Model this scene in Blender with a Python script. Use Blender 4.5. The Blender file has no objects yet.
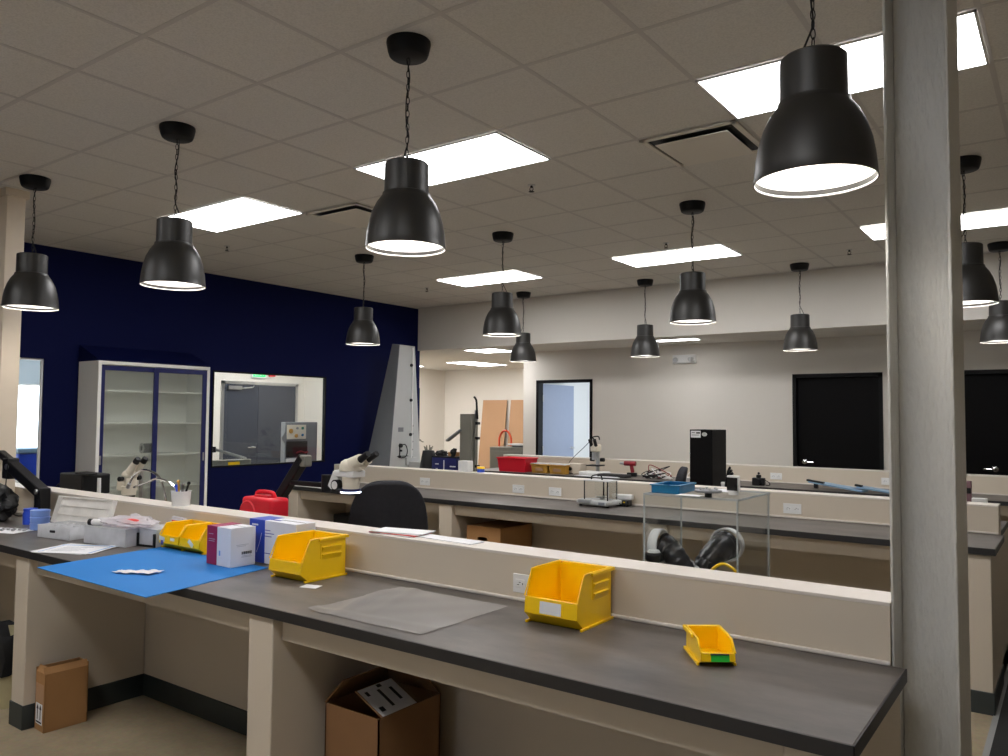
import bpy, bmesh, math, random
from mathutils import Vector, Matrix, Euler
random.seed(7)
SC = bpy.context.scene
COL = SC.collection
PI = math.pi

# ------------------------------------------------------------------ materials
def lin(c):
    c = c / 255.0
    return c / 12.92 if c <= 0.04045 else ((c + 0.055) / 1.055) ** 2.4

def rgb(r, g, b):
    return (lin(r), lin(g), lin(b), 1.0)

def new_mat(name):
    m = bpy.data.materials.new(name)
    m.use_nodes = True
    nt = m.node_tree
    return m, nt, nt.nodes['Principled BSDF']

def pm(name, col, rough=0.5, metal=0.0, var=0.06, scale=12.0, bump=0.0, bscale=None, spec=0.5, coat=0.0):
    """painted / plastic / metal surface with a slight procedural mottling"""
    m, nt, b = new_mat(name)
    c = rgb(*col)
    tc = nt.nodes.new('ShaderNodeTexCoord')
    n = nt.nodes.new('ShaderNodeTexNoise')
    n.inputs['Scale'].default_value = scale
    n.inputs['Detail'].default_value = 4
    nt.links.new(tc.outputs['Object'], n.inputs['Vector'])
    mx = nt.nodes.new('ShaderNodeMix'); mx.data_type = 'RGBA'
    mx.inputs[6].default_value = tuple(v * (1 - var) for v in c[:3]) + (1,)
    mx.inputs[7].default_value = tuple(min(1, v * (1 + var)) for v in c[:3]) + (1,)
    nt.links.new(n.outputs['Fac'], mx.inputs[0])
    nt.links.new(mx.outputs[2], b.inputs['Base Color'])
    b.inputs['Roughness'].default_value = rough
    b.inputs['Metallic'].default_value = metal
    b.inputs['Specular IOR Level'].default_value = spec
    b.inputs['Coat Weight'].default_value = coat
    if bump:
        n2 = nt.nodes.new('ShaderNodeTexNoise')
        n2.inputs['Scale'].default_value = bscale or scale * 8
        n2.inputs['Detail'].default_value = 3
        nt.links.new(tc.outputs['Object'], n2.inputs['Vector'])
        bp = nt.nodes.new('ShaderNodeBump')
        bp.inputs['Strength'].default_value = bump
        bp.inputs['Distance'].default_value = 0.01
        nt.links.new(n2.outputs['Fac'], bp.inputs['Height'])
        nt.links.new(bp.outputs['Normal'], b.inputs['Normal'])
    return m

def em(name, col, strength):
    m, nt, b = new_mat(name)
    b.inputs['Base Color'].default_value = rgb(*col)
    b.inputs['Emission Color'].default_value = rgb(*col)
    b.inputs['Emission Strength'].default_value = strength
    return m

def clear(name, tint=(255, 255, 255), solid=0.0, solid_col=(230, 230, 230), rough=0.03, gloss=1.0, blot=0.06):
    """clear or frosted sheet plastic / glass: see-through with a fresnel shine and an optional milky share"""
    m = bpy.data.materials.new(name); m.use_nodes = True
    nt = m.node_tree; nt.nodes.clear()
    out = nt.nodes.new('ShaderNodeOutputMaterial')
    tr = nt.nodes.new('ShaderNodeBsdfTransparent'); tr.inputs[0].default_value = rgb(*tint)
    gl = nt.nodes.new('ShaderNodeBsdfGlossy'); gl.inputs['Roughness'].default_value = rough
    lw = nt.nodes.new('ShaderNodeFresnel'); lw.inputs['IOR'].default_value = 1.45
    mul = nt.nodes.new('ShaderNodeMath'); mul.operation = 'MULTIPLY'; mul.inputs[1].default_value = gloss
    nt.links.new(lw.outputs[0], mul.inputs[0])
    mx = nt.nodes.new('ShaderNodeMixShader')
    nt.links.new(mul.outputs[0], mx.inputs[0]); nt.links.new(tr.outputs[0], mx.inputs[1]); nt.links.new(gl.outputs[0], mx.inputs[2])
    last = mx
    if solid:
        df = nt.nodes.new('ShaderNodeBsdfDiffuse'); df.inputs[0].default_value = rgb(*solid_col)
        tl = nt.nodes.new('ShaderNodeBsdfTranslucent'); tl.inputs[0].default_value = rgb(*solid_col)
        md = nt.nodes.new('ShaderNodeMixShader'); md.inputs[0].default_value = 0.4
        nt.links.new(df.outputs[0], md.inputs[1]); nt.links.new(tl.outputs[0], md.inputs[2])
        m2 = nt.nodes.new('ShaderNodeMixShader')
        tc = nt.nodes.new('ShaderNodeTexCoord'); n = nt.nodes.new('ShaderNodeTexNoise')
        n.inputs['Scale'].default_value = 14
        nt.links.new(tc.outputs['Object'], n.inputs['Vector'])
        mr = nt.nodes.new('ShaderNodeMapRange')
        mr.inputs['From Min'].default_value = 0.3; mr.inputs['From Max'].default_value = 0.7
        mr.inputs['To Min'].default_value = max(0, solid - blot); mr.inputs['To Max'].default_value = min(1, solid + blot)
        nt.links.new(n.outputs['Fac'], mr.inputs['Value'])
        nt.links.new(mr.outputs[0], m2.inputs[0])
        nt.links.new(mx.outputs[0], m2.inputs[1]); nt.links.new(md.outputs[0], m2.inputs[2])
        last = m2
    nt.links.new(last.outputs[0], out.inputs[0])
    return m

M = {}
M['bench'] = pm('bench_paint', (203, 191, 173), 0.55, var=0.03, scale=3)
M['cap'] = pm('wall_cap_paint', (215, 207, 198), 0.5, var=0.03, scale=4)
M['base'] = pm('black_vinyl_base', (48, 54, 53), 0.45, var=0.1)
M['wallpaint'] = pm('wall_paint', (220, 215, 206), 0.75, var=0.02, scale=2, bump=0.02, bscale=200)
M['navy'] = pm('navy_wall_paint', (10, 17, 62), 0.7, var=0.06, scale=2, bump=0.02, bscale=200, spec=0.1)
M['white'] = pm('white_plastic', (228, 228, 226), 0.4, var=0.02)
M['offwhite'] = pm('cream_enamel', (222, 214, 196), 0.35, var=0.03)
M['cream'] = pm('cream_bin_plastic', (198, 186, 146), 0.5, var=0.05)
M['cabwhite'] = pm('cabinet_white_enamel', (246, 245, 240), 0.4, var=0.01)
M['black'] = pm('black_plastic', (13, 13, 15), 0.5, var=0.15, spec=0.35)
M['blackmetal'] = pm('black_metal', (10, 10, 12), 0.5, 0.0, var=0.12, spec=0.25)
M['shade'] = pm('dark_grey_lamp_enamel', (46, 45, 43), 0.42, 0.3, var=0.08, scale=20)
M['lining'] = pm('white_lamp_lining', (240, 238, 234), 0.6, var=0.01)
M['steel'] = pm('brushed_steel', (190, 190, 190), 0.28, 1.0, var=0.05)
M['doorblack'] = pm('black_door_laminate', (6, 5, 6), 0.55, var=0.1, scale=3, spec=0.12)
M['doorframe'] = pm('black_door_frame', (9, 9, 10), 0.5, var=0.1, spec=0.2)
M['doorgrey'] = pm('dark_grey_door_laminate', (58, 62, 72), 0.2, var=0.06, scale=3)
M['leafsheen'] = pm('door_leaf_with_reflected_light', (150, 160, 182), 0.3, var=0.03)  # open door leaf: bluish reflected light put into its colour
M['grey'] = pm('grey_enamel', (150, 152, 152), 0.45, var=0.04)
M['lightgrey'] = pm('light_grey_enamel', (184, 186, 185), 0.42, var=0.03)
M['darkgrey'] = pm('slate_enamel', (120, 123, 128), 0.5, var=0.05)
M['taupe'] = pm('grey_green_enamel', (120, 118, 108), 0.5, var=0.04)
M['yellow'] = pm('yellow_polypropylene', (255, 206, 3), 0.3, var=0.02, coat=0.1)
M['red'] = pm('red_plastic', (214, 22, 44), 0.35, var=0.04)
M['darkred'] = pm('dark_red_plastic', (130, 24, 36), 0.4, var=0.08)
M['orange'] = pm('orange_red_paint', (220, 74, 34), 0.4, var=0.05)
M['blue'] = pm('blue_plastic', (40, 76, 200), 0.4, var=0.06)
M['bluechest'] = pm('navy_blue_enamel', (20, 28, 92), 0.4, var=0.08)
M['teal'] = pm('teal_plastic', (18, 112, 158), 0.35, var=0.06)
M['paleblue'] = pm('pale_blue_plastic', (126, 158, 186), 0.35, var=0.05)
M['jar'] = pm('translucent_blue_jar', (128, 160, 228), 0.3, var=0.08)
M['mat'] = pm('blue_esd_mat', (40, 120, 194), 0.6, var=0.02, bump=0.03, bscale=300, spec=0.2)
M['card'] = pm('corrugated_cardboard', (166, 122, 76), 0.85, var=0.08, scale=8, bump=0.06, bscale=60)
M['carddark'] = pm('brown_cardboard', (128, 92, 58), 0.85, var=0.1, scale=8, bump=0.06, bscale=60)
M['cardlight'] = pm('plain_tan_board', (176, 138, 104), 0.8, var=0.05, scale=3)
M['tan'] = pm('amber_plastic', (196, 146, 58), 0.4, var=0.1)
M['paper'] = pm('white_paper', (226, 226, 228), 0.8, var=0.03, scale=20)
M['paperblue'] = pm('paper_print_blue', (120, 160, 214), 0.8, var=0.05)
M['ink'] = pm('dark_print', (44, 42, 42), 0.8, var=0.2, scale=60)
M['inkgrey'] = pm('pale_print', (170, 172, 180), 0.8, var=0.1, scale=60)
M['inkred'] = pm('red_print', (214, 70, 62), 0.7, var=0.15, scale=40)
M['inkviolet'] = pm('violet_print', (86, 84, 160), 0.7, var=0.2, scale=60)
M['burgundy'] = pm('burgundy_carton', (150, 28, 76), 0.5, var=0.04)
M['boxwhite'] = pm('white_carton', (222, 222, 228), 0.6, var=0.02)
M['boxblue'] = pm('blue_carton', (34, 70, 178), 0.45, var=0.05)
M['green'] = pm('green_label', (40, 205, 62), 0.5, var=0.06)
M['fabric'] = pm('charcoal_chair_fabric', (50, 50, 54), 0.95, var=0.18, scale=30, bump=0.15, bscale=260, spec=0.15)
M['rubber'] = pm('black_rubber_glove', (30, 30, 32), 0.3, var=0.15, scale=20, bump=0.25, bscale=40)
M['bagblack'] = pm('black_nylon', (18, 18, 20), 0.6, var=0.2, scale=20, bump=0.3, bscale=30)
M['silver'] = pm('chrome', (220, 220, 222), 0.12, 1.0, var=0.03)
M['floormat'] = pm('black_floor_mat', (26, 27, 28), 0.85, var=0.2, scale=60, bump=0.1, bscale=200)
M['pinkmetal'] = pm('dusty_pink_plastic', (124, 92, 98), 0.5, var=0.08)
M['greenbin'] = pm('green_plastic', (30, 120, 96), 0.4, var=0.06)
M['acrylic'] = clear('clear_acrylic', (252, 253, 253), 0.0, (225, 225, 225), 0.03, 0.3)
M['acryledge'] = clear('acrylic_edge', (235, 240, 240), 0.55, (220, 224, 224), 0.1)
M['glass'] = clear('window_glass', (252, 254, 253), 0, rough=0.01, gloss=0.35)
M['cabglass'] = clear('cabinet_glass', (250, 252, 250), 0.12, (236, 240, 234), 0.03, 0.6, 0.0)  # milky share put in to brighten the cabinet interior
M['frost'] = clear('frosted_polypropylene', (252, 252, 252), 0.9, (252, 250, 246), 0.2)
M['clearbox'] = clear('clear_polystyrene', (252, 252, 253), 0.6, (250, 251, 253), 0.1)
M['bagclear'] = clear('clear_poly_bag', (252, 252, 253), 0.55, (250, 246, 250), 0.12, 1.2)
M['film'] = clear('clear_plastic_sheet', (250, 250, 248), 0.3, (226, 220, 214), 0.32, 1.0, 0.0)
M['panel'] = em('luminous_panel', (252, 251, 252), 18.5)
M['bulb'] = em('lit_bulb', (255, 250, 244), 90.0)
M['daylight'] = em('daylight_beyond_glass', (226, 238, 255), 5.0)
M['addedglow'] = em('added_window_glow', (206, 224, 255), 1.6)  # dim glow behind the added window, for the column sheen
M['colpaint'] = pm('warm_column_paint', (216, 202, 182), 0.6, var=0.04)
M['shadeblind'] = pm('roller_blind', (170, 186, 198), 0.8, var=0.03)
M['exitgreen'] = em('lit_exit_sign', (20, 210, 110), 1.2)
M['exitred'] = em('lit_red_indicator', (230, 60, 60), 0.8)
M['ringled'] = em('lit_ring_light', (235, 240, 255), 6.0)
M['screen'] = pm('dark_glass_screen', (18, 16, 18), 0.1, var=0.1)

# worktop: mottled charcoal laminate
m, nt, b = new_mat('charcoal_laminate')
tc = nt.nodes.new('ShaderNodeTexCoord')
n1 = nt.nodes.new('ShaderNodeTexNoise'); n1.inputs['Scale'].default_value = 3.2; n1.inputs['Detail'].default_value = 8; n1.inputs['Roughness'].default_value = 0.65
mp = nt.nodes.new('ShaderNodeMapping'); mp.inputs['Scale'].default_value = (0.7, 1.6, 1.0)
cr = nt.nodes.new('ShaderNodeValToRGB')
cr.color_ramp.elements[0].position = 0.3; cr.color_ramp.elements[0].color = rgb(66, 62, 60)
cr.color_ramp.elements[1].position = 0.72; cr.color_ramp.elements[1].color = rgb(106, 99, 94)
nt.links.new(tc.outputs['Object'], mp.inputs['Vector']); nt.links.new(mp.outputs[0], n1.inputs['Vector'])
nt.links.new(n1.outputs['Fac'], cr.inputs[0]); nt.links.new(cr.outputs[0], b.inputs['Base Color'])
b.inputs['Roughness'].default_value = 0.42
M['top'] = m
M['topedge'] = pm('worktop_edge_band', (33, 32, 33), 0.5, var=0.12, scale=10)

# concrete floor
m, nt, b = new_mat('polished_concrete')
tc = nt.nodes.new('ShaderNodeTexCoord')
n1 = nt.nodes.new('ShaderNodeTexNoise'); n1.inputs['Scale'].default_value = 1.6; n1.inputs['Detail'].default_value = 10; n1.inputs['Roughness'].default_value = 0.7
cr = nt.nodes.new('ShaderNodeValToRGB')
cr.color_ramp.elements[0].position = 0.3; cr.color_ramp.elements[0].color = rgb(156, 141, 114)
cr.color_ramp.elements[1].position = 0.7; cr.color_ramp.elements[1].color = rgb(198, 182, 153)
nt.links.new(tc.outputs['Object'], n1.inputs['Vector']); nt.links.new(n1.outputs['Fac'], cr.inputs[0])
n2 = nt.nodes.new('ShaderNodeTexNoise'); n2.inputs['Scale'].default_value = 40
nt.links.new(tc.outputs['Object'], n2.inputs['Vector'])
mx = nt.nodes.new('ShaderNodeMix'); mx.data_type = 'RGBA'; mx.blend_type = 'MULTIPLY'; mx.inputs[0].default_value = 0.3
nt.links.new(cr.outputs[0], mx.inputs[6]); nt.links.new(n2.outputs['Color'], mx.inputs[7])
nt.links.new(mx.outputs[2], b.inputs['Base Color'])
b.inputs['Roughness'].default_value = 0.4
M['floor'] = m

# ceiling tile: fine speckled mineral board
m, nt, b = new_mat('mineral_ceiling_tile')
tc = nt.nodes.new('ShaderNodeTexCoord')
n1 = nt.nodes.new('ShaderNodeTexNoise'); n1.inputs['Scale'].default_value = 110; n1.inputs['Detail'].default_value = 4
cr = nt.nodes.new('ShaderNodeValToRGB')
cr.color_ramp.elements[0].position = 0.35; cr.color_ramp.elements[0].color = rgb(206, 203, 197)
cr.color_ramp.elements[1].position = 0.6; cr.color_ramp.elements[1].color = rgb(218, 215, 209)
nt.links.new(tc.outputs['Object'], n1.inputs['Vector']); nt.links.new(n1.outputs['Fac'], cr.inputs[0]); nt.links.new(cr.outputs[0], b.inputs['Base Color'])
b.inputs['Roughness'].default_value = 0.95
bp = nt.nodes.new('ShaderNodeBump'); bp.inputs['Strength'].default_value = 0.3; bp.inputs['Distance'].default_value = 0.004
nt.links.new(n1.outputs['Fac'], bp.inputs['Height']); nt.links.new(bp.outputs['Normal'], b.inputs['Normal'])
M['tile'] = m
M['tbar'] = pm('ceiling_grid_bar', (194, 190, 186), 0.6, var=0.05)

# column: painted steel with drips
m, nt, b = new_mat('gloss_column_paint')
tc = nt.nodes.new('ShaderNodeTexCoord')
mp = nt.nodes.new('ShaderNodeMapping'); mp.inputs['Scale'].default_value = (70, 70, 14)
n1 = nt.nodes.new('ShaderNodeTexNoise'); n1.inputs['Scale'].default_value = 1.0; n1.inputs['Detail'].default_value = 5
nt.links.new(tc.outputs['Object'], mp.inputs['Vector']); nt.links.new(mp.outputs[0], n1.inputs['Vector'])
b.inputs['Base Color'].default_value = rgb(212, 210, 204)
b.inputs['Roughness'].default_value = 0.28
bp = nt.nodes.new('ShaderNodeBump'); bp.inputs['Strength'].default_value = 0.9; bp.inputs['Distance'].default_value = 0.012
nt.links.new(n1.outputs['Fac'], bp.inputs['Height']); nt.links.new(bp.outputs['Normal'], b.inputs['Normal'])
M['column'] = m

# ------------------------------------------------------------------ mesh builder
class MB:
    def __init__(s):
        s.v = []; s.f = []
    def _add(s, vs, fs, mt=None):
        o = len(s.v)
        for v in vs:
            v = Vector(v)
            if mt is not None: v = mt @ v
            s.v.append(tuple(v))
        s.f += [[i + o for i in f] for f in fs]
        return s
    def box(s, a, b, mt=None):
        x0, y0, z0 = a; x1, y1, z1 = b
        vs = [(x0,y0,z0),(x1,y0,z0),(x1,y1,z0),(x0,y1,z0),(x0,y0,z1),(x1,y0,z1),(x1,y1,z1),(x0,y1,z1)]
        return s._add(vs, [[0,3,2,1],[4,5,6,7],[0,1,5,4],[1,2,6,5],[2,3,7,6],[3,0,4,7]], mt)
    def cbox(s, c, d, mt=None):
        return s.box([c[i]-d[i]/2 for i in range(3)], [c[i]+d[i]/2 for i in range(3)], mt)
    def prism(s, poly, axis, a, b, mt=None):
        """extrude a 2D polygon along axis 0/1/2 from a to b"""
        n = len(poly)
        def P(p, t):
            if axis == 0: return (t, p[0], p[1])
            if axis == 1: return (p[0], t, p[1])
            return (p[0], p[1], t)
        vs = [P(p, a) for p in poly] + [P(p, b) for p in poly]
        fs = [list(range(n))[::-1], [n + i for i in range(n)]]
        fs += [[i, (i+1) % n, n + (i+1) % n, n + i] for i in range(n)]
        return s._add(vs, fs, mt)
    def lathe(s, prof, c=(0,0,0), seg=32, mt=None, close=False):
        vs = []; fs = []
        n = len(prof)
        for r, z in prof:
            for k in range(seg):
                a = 2*PI*k/seg
                vs.append((c[0]+r*math.cos(a), c[1]+r*math.sin(a), c[2]+z))
        for i in range(n-1):
            for k in range(seg):
                k2 = (k+1) % seg
                fs.append([i*seg+k, i*seg+k2, (i+1)*seg+k2, (i+1)*seg+k])
        if close:
            fs.append([k for k in range(seg)][::-1]); fs.append([(n-1)*seg+k for k in range(seg)])
        return s._add(vs, fs, mt)
    def cyl(s, p0, p1, r0, r1=None, seg=16, caps=True):
        r1 = r0 if r1 is None else r1
        p0 = Vector(p0); p1 = Vector(p1); d = (p1-p0)
        q = d.to_track_quat('Z', 'Y').to_matrix().to_4x4()
        mt = Matrix.Translation(p0) @ q
        return s.lathe([(r0,0),(r1,d.length)], seg=seg, mt=mt, close=caps)
    def tube(s, pts, r, seg=8, closed=False):
        pts = [Vector(p) for p in pts]; n = len(pts)
        rr = r if isinstance(r, (list, tuple)) else [r]*n
        vs = []; fs = []
        prev = None
        for i, p in enumerate(pts):
            if closed: t = pts[(i+1) % n]-pts[i-1]
            else: t = pts[min(i+1, n-1)]-pts[max(i-1, 0)]
            t.normalize()
            if prev is None:
                u = t.orthogonal().normalized()
            else:
                u = (prev - t*prev.dot(t))
                u = u.normalized() if u.length > 1e-6 else t.orthogonal().normalized()
            prev = u; w = t.cross(u)
            for k in range(seg):
                a = 2*PI*k/seg
                vs.append(p + (u*math.cos(a)+w*math.sin(a))*rr[i])
        m = n if closed else n-1
        for i in range(m):
            j = (i+1) % n
            for k in range(seg):
                k2 = (k+1) % seg
                fs.append([i*seg+k, i*seg+k2, j*seg+k2, j*seg+k])
        if not closed:
            fs.append([k for k in range(seg)][::-1]); fs.append([(n-1)*seg+k for k in range(seg)])
        return s._add(vs, fs)
    def sphere(s, c, r, seg=16, rings=10, sc=(1,1,1), mt=None):
        prof = []
        for i in range(rings+1):
            a = -PI/2 + PI*i/rings
            prof.append((max(1e-4, math.cos(a)*r), math.sin(a)*r))
        t = Matrix.Translation(c) @ Matrix.Diagonal((sc[0], sc[1], sc[2], 1))
        if mt is not None: t = mt @ t
        return s.lathe(prof, seg=seg, mt=t)
    def quad(s, a, b, c, d):
        return s._add([a,b,c,d], [[0,1,2,3]])
    def build(s, name, mat, parent=None, bevel=0.0, smooth=True, angle=35, segs=2, loc=None):
        me = bpy.data.meshes.new(name)
        me.from_pydata(s.v, [], s.f)
        bm = bmesh.new(); bm.from_mesh(me)
        bmesh.ops.recalc_face_normals(bm, faces=bm.faces)
        bm.to_mesh(me); bm.free()
        if mat is not None: me.materials.append(mat)
        if smooth:
            me.shade_smooth()
            me.set_sharp_from_angle(angle=math.radians(angle))
        o = bpy.data.objects.new(name, me)
        COL.objects.link(o)
        if parent is not None: o.parent = parent
        if loc is not None: o.location = loc
        if bevel:
            md = o.modifiers.new('soft_edges', 'BEVEL'); md.width = bevel; md.segments = segs
            md.limit_method = 'ANGLE'; md.angle_limit = math.radians(40)
        return o

def tag(o, label, cat, group=None, kind=None):
    o['label'] = label; o['category'] = cat
    if group: o['group'] = group
    if kind: o['kind'] = kind
    return o

def thing(name, label, cat, loc=(0,0,0), rz=0.0, group=None, kind=None):
    o = bpy.data.objects.new(name, None); COL.objects.link(o)
    o.empty_display_size = 0.05
    o.location = loc; o.rotation_euler = (0, 0, rz)
    return tag(o, label, cat, group, kind)

def dup(root, loc, rz=None, label=None, group=None):
    r = root.copy(); COL.objects.link(r); r.location = loc
    if rz is not None: r.rotation_euler = (0, 0, rz)
    if label: r['label'] = label
    if group: r['group'] = group
    for ch in list(root.children):
        c = ch.copy(); COL.objects.link(c); c.parent = r
        for g in list(ch.children):
            d = g.copy(); COL.objects.link(d); d.parent = c
    return r

def struct(o, label, cat):
    return tag(o, label, cat, kind='structure')

def catmull(pts, n=6):
    P = [Vector(p) for p in pts]; out = []
    P = [P[0]*2-P[1]] + P + [P[-1]*2-P[-2]]
    for i in range(1, len(P)-2):
        for k in range(n):
            t = k/n
            a, b, c, d = P[i-1], P[i], P[i+1], P[i+2]
            out.append(0.5*((2*b)+(-a+c)*t+(2*a-5*b+4*c-d)*t*t+(-a+3*b-3*c+d)*t**3))
    out.append(P[-2])
    return out

def RZ(a): return Matrix.Rotation(a, 4, 'Z')
def T(x, y, z): return Matrix.Translation((x, y, z))

# ------------------------------------------------------------------ room numbers (metres, camera above the origin)
CH = 3.351            # ceiling
WX = -8.37            # navy wall
HY = 9.22             # header face
WY = 10.35            # far wall
SOF = 2.685           # lower ceiling beyond the header
CT = 0.914            # worktop height
RX, FY = 4.2, -3.4    # right wall, wall behind the camera
U0, V0, TL = -3.945, 1.832, 0.61   # ceiling grid

# floor
FL = -0.055           # floor level
f = MB(); f.box((-13.5, FY-0.1, -0.16), (RX+0.1, 14.2, FL)).build('floor', M['floor'], smooth=False)
struct(bpy.data.objects['floor'], 'tan polished concrete floor under the benches', 'floor')

# main ceiling and its grid
c = MB(); c.box((WX, FY, CH), (RX, HY+0.1, CH+0.08))
ce = c.build('ceiling', M['tile'], smooth=False); struct(ce, 'suspended ceiling of square speckled mineral tiles', 'ceiling')
g = MB()
k = math.floor((WX-U0)/TL)
while U0+k*TL < RX:
    x = U0+k*TL
    if x > WX+0.02: g.box((x-0.012, FY, CH-0.0016), (x+0.012, HY, CH+0.002))
    k += 1
k = math.floor((FY-V0)/TL)
while V0+k*TL < HY:
    y = V0+k*TL
    if y > FY+0.02: g.box((WX, y-0.012, CH-0.0018), (RX, y+0.012, CH+0.0015))
    k += 1
g.box((WX, FY, CH-0.005), (WX+0.022, HY, CH+0.002)); g.box((WX, HY-0.022, CH-0.005), (RX, HY, CH+0.002))
g.build('grid_bars', M['tbar'], ce, smooth=False)

# navy wall with two interior windows
def wall_x(name, x0, x1, y0, y1, z1, holes, mat):
    """wall slab in the plane x, holes = (y0,y1,z0,z1) sorted by y"""
    w = MB(); y = y0
    for (a, b_, c_, d_) in holes:
        w.box((x0, y, 0), (x1, a, z1))
        if c_ > 0: w.box((x0, a, 0), (x1, b_, c_))
        w.box((x0, a, d_), (x1, b_, z1))
        y = b_
    w.box((x0, y, 0), (x1, y1, z1))
    return w.build(name, mat, smooth=False)

def wall_y(name, y0, y1, x0, x1, z1, holes, mat, z0=0):
    w = MB(); x = x0
    for (a, b_, c_, d_) in holes:
        w.box((x, y0, z0), (a, y1, z1))
        if c_ > 0: w.box((a, y0, 0), (b_, y1, c_))
        w.box((a, y0, d_), (b_, y1, z1))
        x = b_
    w.box((x, y0, z0), (x1, y1, z1))
    return w.build(name, mat, smooth=False)

WIN2 = (5.59, 7.36, 1.02, 2.19)
WIN1 = (2.35, 3.68, 0.985, 2.205)
wl = wall_x('wall_left', WX-0.04, WX, FY, 9.27, CH, [WIN1, WIN2], M['navy'])
struct(wl, 'dark navy blue painted wall with two interior windows', 'wall')
for i, (a, b_, z0, z1) in enumerate((WIN1, WIN2)):
    w = MB()
    fr = 0.02
    for (p, q) in (((a, z0), (a+fr, z1)), ((b_-fr, z0), (b_, z1)), ((a, z0), (b_, z0+fr)), ((a, z1-fr), (b_, z1))):
        w.box((WX-0.045, p[0], p[1]), (WX-0.02 if i == 0 else WX+0.006, q[0], q[1]))
    wo = w.build('window_%d' % (i+1), M['doorframe'] if i else M['white'], smooth=False)
    struct(wo, ['interior window at far left onto a bright room with a roller blind', 'black framed interior window onto a room with double doors'][i], 'window')
    MB().box((WX-0.03, a+fr, z0+fr), (WX-0.024, b_-fr, z1-fr)).build('pane', M['glass'], wo, smooth=False)

# header and lower ceiling
h = MB(); h.box((WX-0.1, HY, SOF), (RX, HY+0.12, CH+0.08)); ho = h.build('wall_header', M['wallpaint'], smooth=False)
struct(ho, 'pale grey dropped header across the far end of the ceiling', 'wall')
lc = MB(); lc.box((-11.9, HY+0.1, SOF), (RX, 14.2, SOF+0.08)); lo = lc.build('ceiling_far', M['tile'], smooth=False)
struct(lo, 'lower ceiling beyond the dropped header', 'ceiling')

# far wall with three door openings
D = [(-6.87, -5.86), (-2.93, -1.87), (-1.08, -0.02)]
DH = 2.235
wb = wall_y('wall_back', WY, WY+0.12, -7.12, RX, SOF+0.05, [(a, b_, 0, DH) for a, b_ in D], M['wallpaint'])
struct(wb, 'pale grey far wall with black doors', 'wall')
def lever(parent, x, y, z, side):
    l = MB()
    mt = Matrix.Translation((x, y, z)) @ Matrix.Rotation(PI/2, 4, 'X')
    l.lathe([(0.001, 0.0), (0.032, 0.0), (0.034, 0.006), (0.03, 0.012), (0.012, 0.016), (0.012, 0.05)], seg=20, mt=mt)
    l.tube([(x, y-0.05, z), (x+side*0.02, y-0.056, z), (x+side*0.06, y-0.056, z), (x+side*0.115, y-0.052, z-0.003)], 0.0095)
    return l.build('lever_handle', M['silver'], parent)
for i, (a, b_) in enumerate(D):
    fr = MB(); w = 0.045
    fr.box((a, WY-0.012, 0), (a+w, WY+0.13, DH)); fr.box((b_-w, WY-0.012, 0), (b_, WY+0.13, DH)); fr.box((a, WY-0.012, DH-w), (b_, WY+0.13, DH))
    fo = fr.build('door_%d' % (i+1), M['doorframe'], smooth=False)
    struct(fo, ['open doorway with black frame onto a bright bluish room', 'solid black door in the far wall left of the steel column', 'black door in the far wall right of the steel column'][i], 'door')
    if i == 0:
        # leaf swung away from us into the bright room behind
        lf = MB()
        mt = T(a+w, WY+0.12, 0) @ RZ(math.radians(89))
        lf.box((0, 0, 0.01), (0.92, 0.045, DH-w-0.01), mt)
        le = lf.build('leaf', M['leafsheen'], fo, smooth=False)
        hp = mt @ Vector((0.85, 0, 1.15))
        hm = MB()
        hm.cyl(hp, hp + Vector((0.05, 0, 0)), 0.03, 0.014)
        hm.tube([hp+Vector((0.05,0,0)), hp+Vector((0.058,-0.05,0)), hp+Vector((0.055,-0.11,0))], 0.01)
        hm.build('lever_handle', M['silver'], le)
        hg = MB()
        for z in (0.3, 1.15, 1.95): hg.cyl((a+w+0.01, WY+0.11, z-0.05), (a+w+0.01, WY+0.11, z+0.05), 0.008)
        hg.build('hinge', M['steel'], le)
    else:
        lf = MB(); lf.box((a+w, WY+0.05, 0.01), (b_-w, WY+0.095, DH-w))
        le = lf.build('leaf', M['doorblack'], fo, smooth=False)
        if i == 1: lever(le, a+0.13, WY+0.05, 1.12, 1)
        else: lever(le, b_-0.73, WY+0.05, 1.12, -1) if False else lever(le, -0.735, WY+0.05, 1.12, -1)

# bright room behind the open door
w = MB(); w.box((-7.2, 12.6, 0), (-4.6, 12.7, 2.7)); w.box((-4.7, WY+0.12, 0), (-4.6, 12.7, 2.7)); w.box((-7.06, WY+0.12, 0), (-7.0, 12.7, 2.7))
struct(w.build('wall_office', M['white'], smooth=False), 'white walls of the small room through the open doorway', 'wall')

# alcove at far left
w = MB(); w.box((-11.65, 9.27, 0), (-11.55, 13.75, SOF+0.05)); struct(w.build('wall_alcove_left', M['wallpaint'], smooth=False), 'pale wall on the left side of the far alcove', 'wall')
w = MB(); w.box((-11.65, 13.65, 0), (-7.0, 13.75, SOF+0.05)); struct(w.build('wall_alcove_back', M['wallpaint'], smooth=False), 'pale wall at the back of the far alcove', 'wall')
w = MB(); w.box((-7.12, WY+0.12, 0), (-7.07, 13.7, SOF+0.05)); struct(w.build('wall_alcove_right', M['wallpaint'], smooth=False), 'pale wall on the right side of the far alcove', 'wall')
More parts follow.
